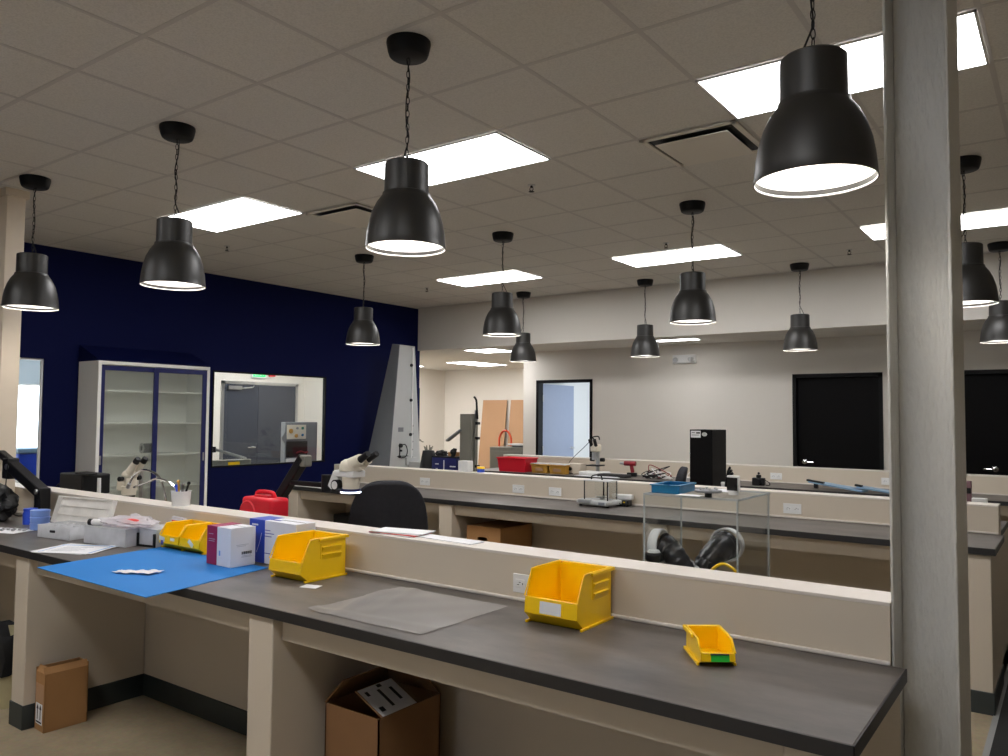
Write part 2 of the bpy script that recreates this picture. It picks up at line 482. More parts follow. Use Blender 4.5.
# right and camera-side walls close the room
w = MB(); w.box((RX, FY, 0), (RX+0.1, WY+0.1, CH+0.08)); struct(w.build('wall_right', M['wallpaint'], smooth=False), 'pale grey wall on the right side of the room', 'wall')
struct(wall_y('wall_front', FY-0.1, FY, WX, RX, CH+0.08, [(-2.2, -.5, .95, 2.45)], M['wallpaint']), 'pale grey wall behind the camera with one added unseen window', 'wall')
w = MB()
for (p, q) in (((-2.2, .95), (-2.15, 2.45)), ((-.55, .95), (-.5, 2.45)), ((-2.2, .95), (-.5, 1.0)), ((-2.2, 2.4), (-.5, 2.45)), ((-1.375, .95), (-1.325, 2.45))):
    w.box((p[0], FY-0.1, p[1]), (q[0], FY-0.03, q[1]))
wo = w.build('window_4', M['white'], smooth=False); struct(wo, 'unseen window added in the wall behind the camera for column sheen', 'window')  # unseen window, added to give the column its cool sheen
MB().box((-2.15, FY-.07, 1.0), (-.55, FY-.064, 2.4)).build('pane', M['glass'], wo, smooth=False)
MB().box((-3.0, FY-.52, .4), (.3, FY-.5, 3.0)).build('sky_glow', M['addedglow'], wo, smooth=False)  # glowing sheet added for its reflection in the column paint

# side room behind the navy wall
SX = -11.0
so = wall_x('wall_side_room', SX-0.1, SX, 1.2, 9.27, 2.95, [(3.7, 5.15, 0.95, 2.35)], M['wallpaint'])
struct(so, 'white far wall of the side room seen through the interior windows', 'wall')
w = MB(); w.box((SX, 1.1, 0), (WX-0.04, 1.2, 2.95)); w.box((SX, 9.17, 0), (WX-0.04, 9.27, 2.95)); struct(w.build('wall_side_room_ends', M['wallpaint'], smooth=False), 'end walls of the side room behind the navy wall', 'wall')
w = MB(); w.box((SX, 1.1, 2.9), (WX-0.04, 9.27, 3.0)); struct(w.build('ceiling_side_room', M['tile'], smooth=False), 'ceiling of the side room behind the navy wall', 'ceiling')
# exterior window of that room
w = MB()
for (p, q) in (((3.7, .95), (3.74, 2.35)), ((5.11, .95), (5.15, 2.35)), ((3.7, .95), (5.15, 1.0)), ((3.7, 2.31), (5.15, 2.35)), ((4.4, .95), (4.44, 2.35))):
    w.box((SX-0.1, p[0], p[1]), (SX-0.02, q[0], q[1]))
wo = w.build('window_3', M['white'], smooth=False); struct(wo, 'sunny exterior window of the side room, half covered by a blind', 'window')
MB().box((SX-0.06, 3.74, 1.0), (SX-0.054, 5.11, 2.31)).build('pane', M['glass'], wo, smooth=False)
MB().box((SX-0.6, 3.0, 0.3), (SX-0.58, 5.9, 3.0)).build('sky_glow', M['daylight'], wo, smooth=False)
bl = thing('roller_blind', 'grey-blue roller blind pulled halfway down the bright side room window', 'blind', (SX, 4.42, 2.42))
MB().box((0.02, -0.75, -0.4), (0.024, 0.75, 0.0)).build('blind_cloth', M['shadeblind'], bl, smooth=False)
MB().cyl((0.03, -0.76, 0.0), (0.03, 0.76, 0.0), 0.025).build('roller', M['white'], bl)
MB().cyl((0.022, -0.75, -0.4), (0.022, 0.75, -0.4), 0.01).build('bottom_bar', M['white'], bl)
# double door in the side room
fr = MB(); a, b_ = 7.5, 9.02; z1 = 2.2
fr.box((SX-0.02, a, 0), (SX+0.02, a+.05, z1)); fr.box((SX-0.02, b_-.05, 0), (SX+0.02, b_, z1)); fr.box((SX-0.02, a, z1-.05), (SX+0.02, b_, z1))
fo = fr.build('door_4', M['steel'], smooth=False); struct(fo, 'dark double doors in the side room seen through the black framed window', 'door')
l1 = MB().box((SX, a+.05, 0.01), (SX+0.012, 8.2, z1-.05)).build('leaf', M['doorgrey'], fo, smooth=False)
l2 = MB().box((SX, 8.206, 0.01), (SX+0.012, b_-.05, z1-.05)).build('leaf', M['doorgrey'], fo, smooth=False)
hm = MB(); hm.cyl((SX+.012, 8.12, 1.12), (SX+.06, 8.12, 1.12), .03, .014); hm.tube([(SX+.06, 8.12, 1.12), (SX+.065, 8.05, 1.12), (SX+.06, 7.98, 1.12)], .01); hm.build('lever_handle', M['silver'], l1)
hm = MB()
hm.box((SX+.012, 7.6, 2.06), (SX+.06, 7.85, 2.12)); hm.tube([(SX+.05, 7.84, 2.08), (SX+.16, 7.98, 2.1), (SX+.03, 8.1, 2.13)], .01); hm.build('door_closer', M['steel'], l1)

# baseboards of pale walls (far wall and navy wall)
w = MB(); w.box((WX, FY, 0), (WX+.012, 9.27, .11)); struct(w.build('baseboard_left', M['base'], smooth=False), 'black vinyl base along the navy wall', 'baseboard')
w = MB()
x = -7.12
for a, b_ in D:
    w.box((x, WY-.012, 0), (a, WY, .11)); x = b_
w.box((x, WY-.012, 0), (RX, WY, .11)); struct(w.build('baseboard_back', M['base'], smooth=False), 'black vinyl base along the far wall', 'baseboard')

# ------------------------------------------------------------------ steel columns
def hcol(name, x0, x1, y0, y1, zt, label):
    c = MB(); t = 0.009
    c.box((x0, y0, 0), (x0+t, y0+.28, zt)); c.box((x1-t, y0, 0), (x1, y1, zt))
    ym = y0+.14
    c.box((x0+t, ym-.006, 0), (x1-t, ym+.006, zt))
    o = c.build(name, M['column'], bevel=0.003)
    return struct(o, label, 'column')
hcol('column', -0.474, -0.292, 2.700, 2.98, CH, 'glossy grey steel column at the right end of the front bench')
c = MB(); c.box((-6.80, 2.53, CT), (-6.45, 2.66, CH-.02)); c.box((-6.82, 2.51, CH-.06), (-6.43, 2.68, CH))
struct(c.build('column', M['colpaint'], bevel=.004), 'pale column at far left behind the leftmost pendant lamp', 'column')

# ------------------------------------------------------------------ laboratory benches
def bench(label, y0, xl, xr, posts, double=True, xs=None, right_end=None):
    """pony wall bench: front edge of the worktop at y0"""
    t = thing('lab_bench', label, 'bench', (0, y0, 0), 0, 'laboratory benches')
    D0 = 0.705; PW = 0.165; PT = 1.105
    xs = xr-0.035 if xs is None else xs
    xsl = xl+0.03
    ends = 2*D0+PW
    # worktops
    tp = MB().box((xl, 0.003, CT-.04), (xr-.003, D0, CT)).build('worktop', M['top'], t, bevel=.003)
    e = MB(); e.box((xl, 0, CT-.04), (xr, 0.003, CT-.001)); e.box((xr-.003, 0, CT-.04), (xr, D0, CT-.001)); e.build('edge_band', M['topedge'], tp, smooth=False)
    if double:
        tp2 = MB().box((xl, D0+PW, CT-.04), (xs-.003, ends-.003, CT)).build('worktop', M['top'], t, bevel=.003)
        e = MB(); e.box((xl, ends-.003, CT-.04), (xs, ends, CT-.001)); e.box((xs-.003, D0+PW, CT-.04), (xs, ends, CT-.001)); e.build('edge_band', M['topedge'], tp2, smooth=False)
    # partition wall and its cap
    MB().box((xsl, D0, 0), (xs, D0+PW, PT-.012)).build('partition', M['bench'], t, smooth=False)
    MB().box((xsl, D0-.001, PT-.012), (xs+.001, D0+PW+.001, PT)).build('wall_cap', M['cap'], t, bevel=.002)
    MB().box((xsl, D0-.012, CT), (xs, D0, CT+.014)).build('splash_bead', M['cap'], t, bevel=.004)
    # leg panels, aprons, vinyl base
    bs = MB()
    for i, x in enumerate(posts):
        lp = MB(); lp.box((x, 0.018, 0), (x+.15, D0, CT-.04))
        if double: lp.box((x, D0+PW, 0), (min(x+.15, xs), ends-.018, CT-.04))
        lp.build('leg_panel', M['bench'], t, bevel=.006)
        bs.box((x-.006, 0.012, 0), (x+.156, D0, .13))
        if double: bs.box((x-.006, D0+PW, 0), (min(x+.156, xs), ends-.012, .13))
    bs.box((xsl, D0-.006, 0), (xs, D0+PW+.006, .13))
    bs.build('vinyl_base', M['base'], t, bevel=.004)
    for i in range(len(posts)-1):
        MB().box((posts[i]+.15, 0.066, CT-.137), (posts[i+1], 0.1, CT-.04)).build('apron', M['bench'], t, smooth=False)
        if double: MB().box((posts[i]+.15, ends-.1, CT-.137), (posts[i+1], ends-.066, CT-.04)).build('apron', M['bench'], t, smooth=False)
    return t
B1Y, B2Y, B3Y = 1.985, 5.46, 8.70
bench('nearest long grey lab bench with yellow bins on its charcoal worktop', B1Y, -7.3, -0.43, [-6.91, -4.81, -2.71, -0.60], xs=-0.475)
bench('middle long grey lab bench carrying the glass balance', B2Y, -6.88, -0.395, [-6.79, -4.69, -2.62, -0.57], xs=-0.425)
bench('farthest grey lab bench in front of the black doors', B3Y, -6.85, -0.30, [-6.75, -4.66, -2.6, -0.5], double=False, xs=0.3)

# ------------------------------------------------------------------ power outlets on the bench walls
def outlet():
    t = thing('power_outlet', '', 'outlet', (0,0,0), 0, 'power outlets on the bench walls')
    MB().box((-.067, -.006, -.038), (.067, 0, .038)).build('cover_plate', M['white'], t, bevel=.002)
    for s in (-1, 1):
        MB().box((s*.031-.022, -.009, -.017), (s*.031+.022, -.006, .017)).build('socket', M['white'], t, bevel=.003)
        sl = MB()
        for q in (-1, 1):
            sl.box((s*.031+.004*q-.009, -.0096, .005*q-.001+.0), (s*.031+.004*q+.001, -.009, .005*q+.0015))
        sl.box((s*.031+.012, -.0096, -.003), (s*.031+.016, -.009, .003))
        sl.build('socket_slots', M['black'], t, smooth=False)
    return t
op = outlet()
OUT = [(-1.825, B1Y+.705, .985, 'white outlet on the nearest bench wall, partly behind a yellow bin'),
       (-5.47, B2Y+.705, .985, 'white outlet on the middle bench wall, behind the charcoal chair'),
       (-4.29, B2Y+.705, .98, 'white outlet on the middle bench wall above the carton with handle hole'),
       (-3.88, B2Y+.705, .98, 'white outlet on the middle bench wall just left of the balance'),
       (-1.755, B2Y+.705, .985, 'white outlet on the middle bench wall right of the acrylic glove box'),
       (-2.86, B3Y+.705, .99, 'white outlet on the farthest bench wall left of the black door'),
       (-1.66, B3Y+.705, .995, 'white outlet on the farthest bench wall beside the steel column')]
for i, (x, y, z, l) in enumerate(OUT):
    o = op if i == 0 else dup(op, (0,0,0))
    o.location = (x, y, z); o['label'] = l

# ------------------------------------------------------------------ pendant lamps
def pendant():
    t = thing('pendant_lamp', '', 'lamp', (0,0,CH), 0, 'dark grey pendant lamps')
    MB().lathe([(.001, 0), (.099, 0), (.1, -.012), (.092, -.05), (.086, -.066), (.078, -.072), (.001, -.072)], seg=36).build('ceiling_canopy', M['blackmetal'], t, angle=50)
    ch = MB(); z = -.045; i = 0
    while z > -.545:
        L = .036; r = .0075
        pts = []
        for k in range(10):
            a = 2*PI*k/10
            u = r*math.cos(a); v = (L/2)*math.sin(a)
            pts.append((u, 0, z-L/2+v+.004) if i % 2 == 0 else (0, u, z-L/2+v+.004))
        ch.tube(pts, .0019, 5, closed=True)
        z -= L-.006; i += 1
    ch.build('chain', M['blackmetal'], t)
    MB().tube(catmull([(.012, .004, -.07), (.006, -.009, -.16), (-.006, .008, -.26), (.008, .004, -.36), (-.004, -.006, -.44), (.02, .004, -.5), (.045, .008, -.552)], 5), .0032, 6).build('cord', M['black'], t)
    MB().lathe([(.001, -.556), (.092, -.556), (.098, -.562), (.099, -.692), (.106, -.695), (.108, -.706), (.112, -.712), (.131, -.738), (.150, -.778), (.164, -.825), (.172, -.87), (.176, -.91), (.178, -.938), (.1795, -.941), (.176, -.942), (.172, -.92)], seg=48).build('lamp_shade', M['shade'], t, angle=40)
    MB().lathe([(.001, -.58), (.092, -.58), (.094, -.70), (.108, -.72), (.127, -.745), (.146, -.783), (.16, -.83), (.168, -.875), (.172, -.915), (.1755, -.9405)], seg=48).build('lining', M['lining'], t, angle=60)
    MB().cyl((0, 0, -.58), (0, 0, -.66), .022).build('bulb_socket', M['white'], t)
    MB().lathe([(.012, -.655), (.02, -.675), (.045, -.70), (.058, -.735), (.056, -.765), (.04, -.79), (.02, -.802), (.001, -.805)], seg=24).build('bulb', M['bulb'], t)
    return t
lp = pendant()
XS = [-6.05, -4.24, -2.40, -.55]; YS = [2.555, 5.81, 8.78]
LL = {(0,0): 'pendant lamp at far left hanging in front of the pale column', (1,0): 'second pendant lamp from the left, hanging in front of the navy wall',
      (2,0): 'largest fully visible pendant lamp with black round canopy and chain, above the yellow bins', (3,0): 'biggest pendant lamp at upper right, its canopy cut off by the frame',
      (0,1): 'small pendant lamp in front of the navy wall beside the grey tower', (1,1): 'pendant lamp over the middle bench, front one of an overlapping pair',
      (2,1): 'black pendant lamp over the middle bench hanging in front of the pale header', (3,1): 'pendant lamp half hidden by the right side of the steel column',
      (0,2): 'farthest left pendant lamp, behind and below another at the header', (1,2): 'far pendant lamp left of the white emergency light',
      (2,2): 'far pendant lamp just above the black door', (3,2): 'pendant lamp cut off by the right edge of the photo'}
n = 0
NUDGE = {(3,0): (-.078, -.085), (0,0): (.028, -.015)}
for j in range(3):
    for i in range(4):
        o = lp if n == 0 else dup(lp, (0,0,0))
        d = NUDGE.get((i, j), (0, 0))
        dz = -.02 if (i, j) == (3, 0) else 0
        if dz: [c_ for c_ in o.children if c_.name.startswith('ceiling_canopy')][0].location.z = -dz
        o.location = (XS[i]+d[0], YS[j]+d[1], CH+dz); o.rotation_euler = (0, 0, n*1.3); o['label'] = LL[(i, j)]; n += 1

# unseen row of the same lamps, added behind the camera for front light
for i in range(4):
    o = dup(lp, (XS[i], -.68, CH), .7*i, 'unseen pendant lamp added in a row behind the camera', 'unseen pendant lamps added behind the camera')

# ------------------------------------------------------------------ ceiling light panels
def panel(x0, y0, x1, y1, z, label):
    t = thing('ceiling_light', label, 'light', ((x0+x1)/2, (y0+y1)/2, z), 0, 'flat ceiling panel lights')
    w, h = (x1-x0)/2-.006, (y1-y0)/2-.006
    fr = MB(); e = .012
    fr.box((-w, -h, -.008), (-w+e, h, 0)); fr.box((w-e, -h, -.008), (w, h, 0)); fr.box((-w, -h, -.008), (w, -h+e, 0)); fr.box((-w, h-e, -.008), (w, h, 0))
    fr.build('frame', M['white'], t, smooth=False)
    MB().box((-w+e, -h+e, -.006), (w-e, h-e, -.001)).build('diffuser', M['panel'], t, smooth=False)
    return t
PL = [(-4,3,'panel light above and left of the front pendant lamps, near the navy wall'), (0,3,'panel light behind the largest fully visible pendant lamp'), (4,3,'biggest panel light, behind the upper right lamp and column'),
      (-4,9,'thin panel light above the small lamp pair near the header'), (0,9,'panel light in front of the header, middle one of the far row'), (4,9,'panel light far right behind the steel column')]
for u, v, l in PL:
    panel(U0+u*TL, V0+v*TL, U0+(u+2)*TL, V0+(v+1)*TL, CH-.004, l)
for u in (-4, 0, 4):  # unseen panels added where the grid would repeat, for light from behind
    panel(U0+u*TL, V0-3*TL, U0+(u+2)*TL, V0-2*TL, CH-.004, 'unseen panel light added behind and above the camera in the nearest row')
panel(-7.66, 9.45, -7.05, 10.06, SOF, 'near panel light in the lower alcove ceiling')
panel(-9.75, 11.5, -9.1, 12.7, SOF, 'far panel light in the lower alcove ceiling')
panel(-11.0, 9.6, -10.4, 10.8, SOF, 'added panel light brightening the alcove, hidden behind the end of the navy wall')  # added out of view to brighten the alcove
panel(-11.45, 11.0, -10.85, 12.2, SOF, 'added panel light brightening the alcove, out of view along its left wall')  # second unseen panel, also added for alcove brightness
panel(-4.5, 9.5, -3.9, 9.75, SOF, 'sliver of panel light under the header by the emergency light')
panel(-10.2, 5.3, -9.6, 6.5, 2.9, 'unseen panel light added in the side room behind the navy wall')  # this and the next side room panels: unseen, added to brighten the room
panel(-10.2, 7.4, -9.6, 8.6, 2.9, 'unseen panel light added in the side room near the double doors')
panel(-9.3, 6.2, -8.7, 7.4, 2.9, 'unseen panel light added in the side room just inside the black framed window')
panel(-10.2, 3.2, -9.6, 4.4, 2.9, 'unseen panel light added in the side room near its blind')
MB_ceil = MB().box((-7.2, WY+.12, 2.66), (-4.6, 12.7, 2.68)).build('ceiling_office', M['tile'], smooth=False); struct(MB_ceil, 'ceiling of the small room behind the doorway', 'ceiling')

# vents
def vent(u, v, label):
    t = thing('ceiling_vent', label, 'vent', (U0+(u+.5)*TL, V0+(v+.5)*TL, CH-.004), 0, 'square ceiling vents')
    h = .298
    MB().box((-h+.02, -h+.02, -.003), (h-.02, h-.02, 0)).build('dark_opening', M['black'], t, smooth=False)
    fr = MB(); e = .035
    fr.box((-h, -h, -.012), (-h+e, h, 0)); fr.box((h-e, -h, -.012), (h, h, 0)); fr.box((-h, -h, -.012), (h, -h+e, 0)); fr.box((-h, h-e, -.012), (h, h, 0))
    fr.build('frame', M['wallpaint'], t, bevel=.003)
    MB().box((-.225, -.225, -.03), (.225, .225, -.022)).build('face_plate', M['wallpaint'], t, bevel=.003)
    p = MB()
    for sx in (-.15, .15):
        for sy in (-.15, .15): p.cyl((sx, sy, -.024), (sx, sy, 0), .006)
    p.build('hanger_pin', M['steel'], t)
vent(3, 4, 'square ceiling vent left of the biggest panel light')
vent(-2, 4, 'square ceiling vent partly behind the largest visible pendant lamp')
vent(5, 8, 'square ceiling vent at the top right behind the column') if False else None

# sprinklers
sp0 = None
SPK = [(1.27, 4.69, 'sprinkler head in the ceiling right of the middle panel light'), (-4.78, 4.71, 'sprinkler head in the ceiling by the navy wall'), (-4.85, 9.73, 'sprinkler head in the ceiling above the small lamp pair'), (1.28, 8.49, 'small ceiling sprinkler near the middle far panel light'), (3.54, 10.6, 'tiny ceiling sprinkler beside the steel column')]
for i, (u, v, l) in enumerate(SPK):
    if sp0 is None:
        sp0 = thing('sprinkler_head', l, 'sprinkler', (0,0,CH), 0, 'ceiling sprinkler heads')
        MB().lathe([(.001, 0), (.03, 0), (.028, -.006), (.001, -.006)], seg=20).build('escutcheon', M['steel'], sp0)
        b_ = MB(); b_.cyl((0,0,0), (0,0,-.02), .009); b_.tube([(-.012,0,-.018), (-.015,0,-.035), (0,0,-.046)], .0028, 6); b_.tube([(.012,0,-.018), (.015,0,-.035), (0,0,-.046)], .0028, 6); b_.build('body', M['blackmetal'], sp0)
        MB().lathe([(.001, -.046), (.02, -.047), (.022, -.05), (.001, -.051)], seg=16).build('deflector', M['blackmetal'], sp0)
        o = sp0
    else: o = dup(sp0, (0,0,0))
    o.location = (U0+u*TL, V0+v*TL, CH); o['label'] = l

# emergency light
t = thing('emergency_light', 'white twin head emergency light high on the far wall', 'light', (-4.39, WY, 2.48))
MB().box((-.17, -.05, -.06), (.17, 0, .06)).build('housing', M['white'], t, bevel=.012)
for s in (-1, 1):
    l = MB(); mt = T(s*.12, -.05, 0) @ Matrix.Rotation(PI/2+.3, 4, 'X') @ Matrix.Rotation(-s*.4, 4, 'Y')
    l.lathe([(.001, 0), (.03, 0), (.036, .03), (.033, .045), (.001, .04)], seg=20, mt=mt); l.build('lamp_head', M['lightgrey'], t)

# ------------------------------------------------------------------ yellow stackable bins
def bin_mesh(W, Dp, H, lipf, lab=None, t=None, ribs=True):
    """bin, local frame: front faces -Y, origin at the middle of the front foot; W across x, Dp deep in y"""
    th = .004; w = W/2
    slope = Dp*.13          # top front corner set back
    prof = [(.03, 0), (Dp, 0), (Dp, H), (slope+.0, H), (-.006, lipf), (-.014, lipf), (-.019, lipf*.42)]
    b_ = MB()
    for s in (-1, 1):
        x0, x1 = (s*w, s*(w-th)) if s > 0 else (s*w, s*(w-th))
        b_.prism(prof, 0, x0, x1)
    b_.box((-w, .03, 0), (w, Dp, th))                       # floor
    b_.box((-w, Dp-th, 0), (w, Dp, H))                      # back
    # front lip: lower kick and lip plate
    b_._add([(-w, .03, 0), (w, .03, 0), (w, -.019, lipf*.42), (-w, -.019, lipf*.42), (-w, .034, th), (w, .034, th), (w, -.015, lipf*.42), (-w, -.015, lipf*.42)], [[0,1,2,3],[4,7,6,5],[0,4,5,1],[2,6,7,3],[0,3,7,4],[1,5,6,2]])
    b_._add([(-w, -.019, lipf*.42), (w, -.019, lipf*.42), (w, -.014, lipf), (-w, -.014, lipf), (-w, -.015, lipf*.42), (w, -.015, lipf*.42), (w, -.009, lipf), (-w, -.009, lipf)], [[0,1,2,3],[4,7,6,5],[0,4,5,1],[2,6,7,3],[0,3,7,4],[1,5,6,2]])
    body = b_.build('bin_body', M['yellow'], t, bevel=.0012, smooth=False)
    # rolled rim along the sides and back
    r = MB(); q = .006
    for s in (-1, 1):
        r.tube([(s*w, -.016, lipf), (s*w, slope, H), (s*w, slope+.03, H+.001), (s*w, Dp, H+.001)], q*.6, 6)
        r.box((s*w-(.009 if s < 0 else 0), slope+.05, H-.012), (s*w+(.009 if s > 0 else 0), Dp, H))
        r.box((s*w-(.008 if s < 0 else 0), .0, 0), (s*w+(.008 if s > 0 else 0), Dp+.006, .009))
    r.box((-w-.009, Dp-.002, H-.012), (w+.009, Dp+.014, H))
    r.build('rim', M['yellow'], t, bevel=.0015)
    if ribs:
        for s in (-1, 1):
            rb = MB()
            for zz in (H*.62, H*.8):
                y0, y1 = Dp*.42, Dp*.88
                rb._add([(s*w, y0, zz), (s*w, y1, zz), (s*(w+.008), y1, zz-.003), (s*(w+.008), y0, zz-.003), (s*w, y0, zz-.026), (s*w, y1, zz-.026)], [[0,1,2,3],[3,2,5,4],[0,3,4],[1,5,2]])
            rb.box((min(s*w, s*(w+.003)), Dp*.38, H*.5), (max(s*w, s*(w+.003)), Dp*.40, H*.88))
            rb.build('side_rib', M['yellow'], t, bevel=.001)
    if lab:
        (x0, x1, z0, z1, mat) = lab
        def yy(z): return -.019+.005*(z-lipf*.42)/(lipf*.58)-.0014
        MB()._add([(x0, yy(z0), z0), (x1, yy(z0), z0), (x1, yy(z1), z1), (x0, yy(z1), z1)], [[0,1,2,3]]).build('label', mat, t, smooth=False)
    return body
t = thing('storage_bin', 'large empty yellow bin between the white carton and the clear sheet', 'bin', (-2.922, 2.362, CT), math.radians(0.5), 'yellow stackable bins')
bin_mesh(.222, .25, .187, .09, None, t)
t = thing('storage_bin', 'large yellow bin with a white label, beside the wall outlet', 'bin', (-1.535, 2.427, CT), math.radians(.5), 'yellow stackable bins')
bin_mesh(.222, .235, .192, .1, (-.045, .045, .047, .09, M['paper']), t)
t = thing('storage_bin', 'small yellow bin with a green label near the bench end', 'bin', (-.902, 2.362, CT), math.radians(36), 'yellow stackable bins')
bin_mesh(.105, .175, .075, .042, (-.022, .034, .0175, .038, M['green']), t, ribs=False)
MB().box((-.024, -.0215, .0375), (.032, -.017, .0405)).build('label_slot', M['ink'], t, smooth=False)

# ------------------------------------------------------------------ blue mat and wipe
mv = [(-4.097, 1.80), (-3.094, 1.785), (-3.225, 2.49), (-4.19, 2.50)]
b_ = MB(); b_.prism(mv, 2, CT, CT+.003)
o = b_.build('work_mat', M['mat'], bevel=.0008, smooth=False)
tag(o, 'bright blue anti-static mat overhanging the front edge of the nearest bench', 'mat')
bm = bmesh.new(); bmesh.ops.create_grid(bm, x_segments=18, y_segments=10, size=.5)
for v in bm.verts:
    x, y = v.co.x, v.co.y
    v.co.x = x*.2+y*.03; v.co.y = y*.085*(0.75+.5*x)+.006*math.sin(x*9)
    v.co.z = .004+.006*abs(math.sin(x*11+y*4))+.004*random.random()
me = bpy.data.meshes.new('paper_wipe'); bm.to_mesh(me); bm.free(); me.materials.append(M['paper']); me.shade_smooth()
o = bpy.data.objects.new('paper_wipe', me); COL.objects.link(o); o.location = (-3.585, 2.02, CT+.003); o.rotation_euler = (0, 0, math.radians(32))
sm = o.modifiers.new('thickness', 'SOLIDIFY'); sm.thickness = .0006
tag(o, 'crumpled white paper wipe lying on the blue mat', 'wipe')

# ------------------------------------------------------------------ cartons on the mat
def carton(name, label, loc, rz, size, mat, group=None):
    t = thing(name, label, 'box', loc, rz, group)
    w, d, h = size
    bx = MB(); bx.box((-w, 0, 0), (0, d, h)); bx.build('carton_body', mat, t, bevel=.002)
    return t
BX = (-3.352, 2.362, CT+.003)
w, d, h = .205, .14, .19
t = carton('carton', 'burgundy and white carton on the blue mat with a barcode', BX, math.radians(-2), (w, d, h), M['boxwhite'], 'cartons standing on the nearest bench')
MB().box((-w-.0012, -.0012, .001), (-w*.58, d+.0012, h+.0008)).build('burgundy_band', M['burgundy'], t, smooth=False)
b_ = MB(); b_.box((-.0, d*.1, h+.0), (-w*.5, d*.93, h+.0009)); b_.build('top_flap', M['boxwhite'], t, smooth=False)
b_ = MB(); b_.box((-w*.5, d*.55, h+.001), (.001, d*.57, h+.0016)); b_.build('flap_seam', M['ink'], t, smooth=False)
b_ = MB()
for k in range(14):
    y0 = .062+k*.0042
    b_.box((.0, y0, .058), (.0012, y0+.0012+.0012*(k % 3 == 0)+.0008*(k % 2), .072))
b_.build('barcode', M['ink'], t, smooth=False)
b_ = MB()
for z0, y0, y1 in ((.105, .03, .1), (.098, .035, .085), (.05, .062, .115), (.044, .06, .12)): b_.box((0, y0, z0), (.001, y1, z0+.0022))
b_.build('small_print', M['inkgrey'], t, smooth=False)
b_ = MB()
for z0, x0, x1 in ((.15, -.19, -.15), (.125, -.19, -.135), (.115, -.19, -.14)): b_.box((x0, -.0022, z0), (x1, -.0012, z0+.003))
b_.build('white_print', M['inkgrey'], t, smooth=False)
MB().box((-.1, -.001, .05), (-.088, 0, .075)).build('logo_mark', M['paperblue'], t, smooth=False)
w, d, h = .37, .12, .215
t = carton('carton', 'blue and white carton behind the large empty yellow bin', (-3.085, 2.54, CT+.003), math.radians(-1), (w, d, h), M['boxwhite'], 'cartons standing on the nearest bench')
MB().box((-w-.0012, -.0012, .001), (-w+.125, d+.0012, h+.0008)).build('blue_band', M['boxblue'], t, smooth=False)
b_ = MB(); b_.box((-w*.5, d*.5, h), (0, d*.52, h+.0012)); b_.build('flap_seam', M['ink'], t, smooth=False)
b_ = MB()
for z0, x0, x1 in ((.165, -.26, -.2), (.15, -.26, -.17), (.135, -.26, -.19), (.05, -.26, -.16)): b_.box((x0, -.001, z0), (x1, 0, z0+.004))
b_.build('small_print', M['inkviolet'], t, smooth=False)
b_ = MB(); b_.box((-w+.02, -.0022, .185), (-w+.07, -.0012, .193)); b_.box((-w+.03, -.0022, .03), (-w+.05, -.0012, .045)); b_.box((-w+.03, -.0022, .055), (-w+.05, -.0012, .065)); b_.tube([(-w+.06, -.0015, .05), (-w+.085, -.0015, .1), (-w+.1, -.0015, .15)], .0012, 5)
b_.build('white_print', M['paper'], t, smooth=False)
b_ = MB(); b_.box((-w+.13, .03, h), (-w+.2, .05, h+.001)); b_.build('top_print', M['inkviolet'], t, smooth=False)

# two small yellow bins with stickers
for i, x in enumerate((-4.075, -3.88)):
    t = thing('storage_bin', ['yellow bin with a violet emblem sticker, left one of the pair beside the carton', 'yellow bin with a tilted white sticker, touching the burgundy carton'][i], 'bin', (x, 2.49, CT+.003*(x > -4.1)), math.radians(0), 'yellow stackable bins')
    bin_mesh(.185, .185, .135, .075, None, t, ribs=False)
    mt = T(.02 if i else -.06, -.021, .055) @ Matrix.Rotation(.6 if i else .15, 4, 'Y')
    MB().box((-.025, -.001, -.012), (.025, .001, .012), mt).build('sticker', M['paper'], t, smooth=False)
    if i == 0:
        l = MB(); mt = T(-.055, -.0225, .035) @ Matrix.Rotation(PI/2, 4, 'X')
        l.lathe([(.001, 0), (.014, 0), (.014, .002), (.001, .002)], seg=6, mt=mt); l.build('emblem', M['inkviolet'], t, smooth=False)
        MB().box((.02, -.0215, .05), (.06, -.0195, .066)).build('sticker', M['paper'], t, smooth=False)
t = thing('pouch', 'clear pouch with red print leaning by the small yellow bins', 'bag', (-4.25, 2.62, CT))
b_ = MB(); b_.prism([(-.07, 0), (.07, 0), (.062, .15), (-.06, .155)], 1, -.012, .012, Matrix.Rotation(-.15, 4, 'X')); b_.build('pouch_body', M['bagclear'], t, bevel=.006)
b_ = MB()
for k in range(5): b_.box((-.05, -.0145, .05+k*.018), (.05-.012*(k % 2), -.0125, .06+k*.018), Matrix.Rotation(-.15, 4, 'X'))
b_.build('red_print', M['inkred'], t, smooth=False)

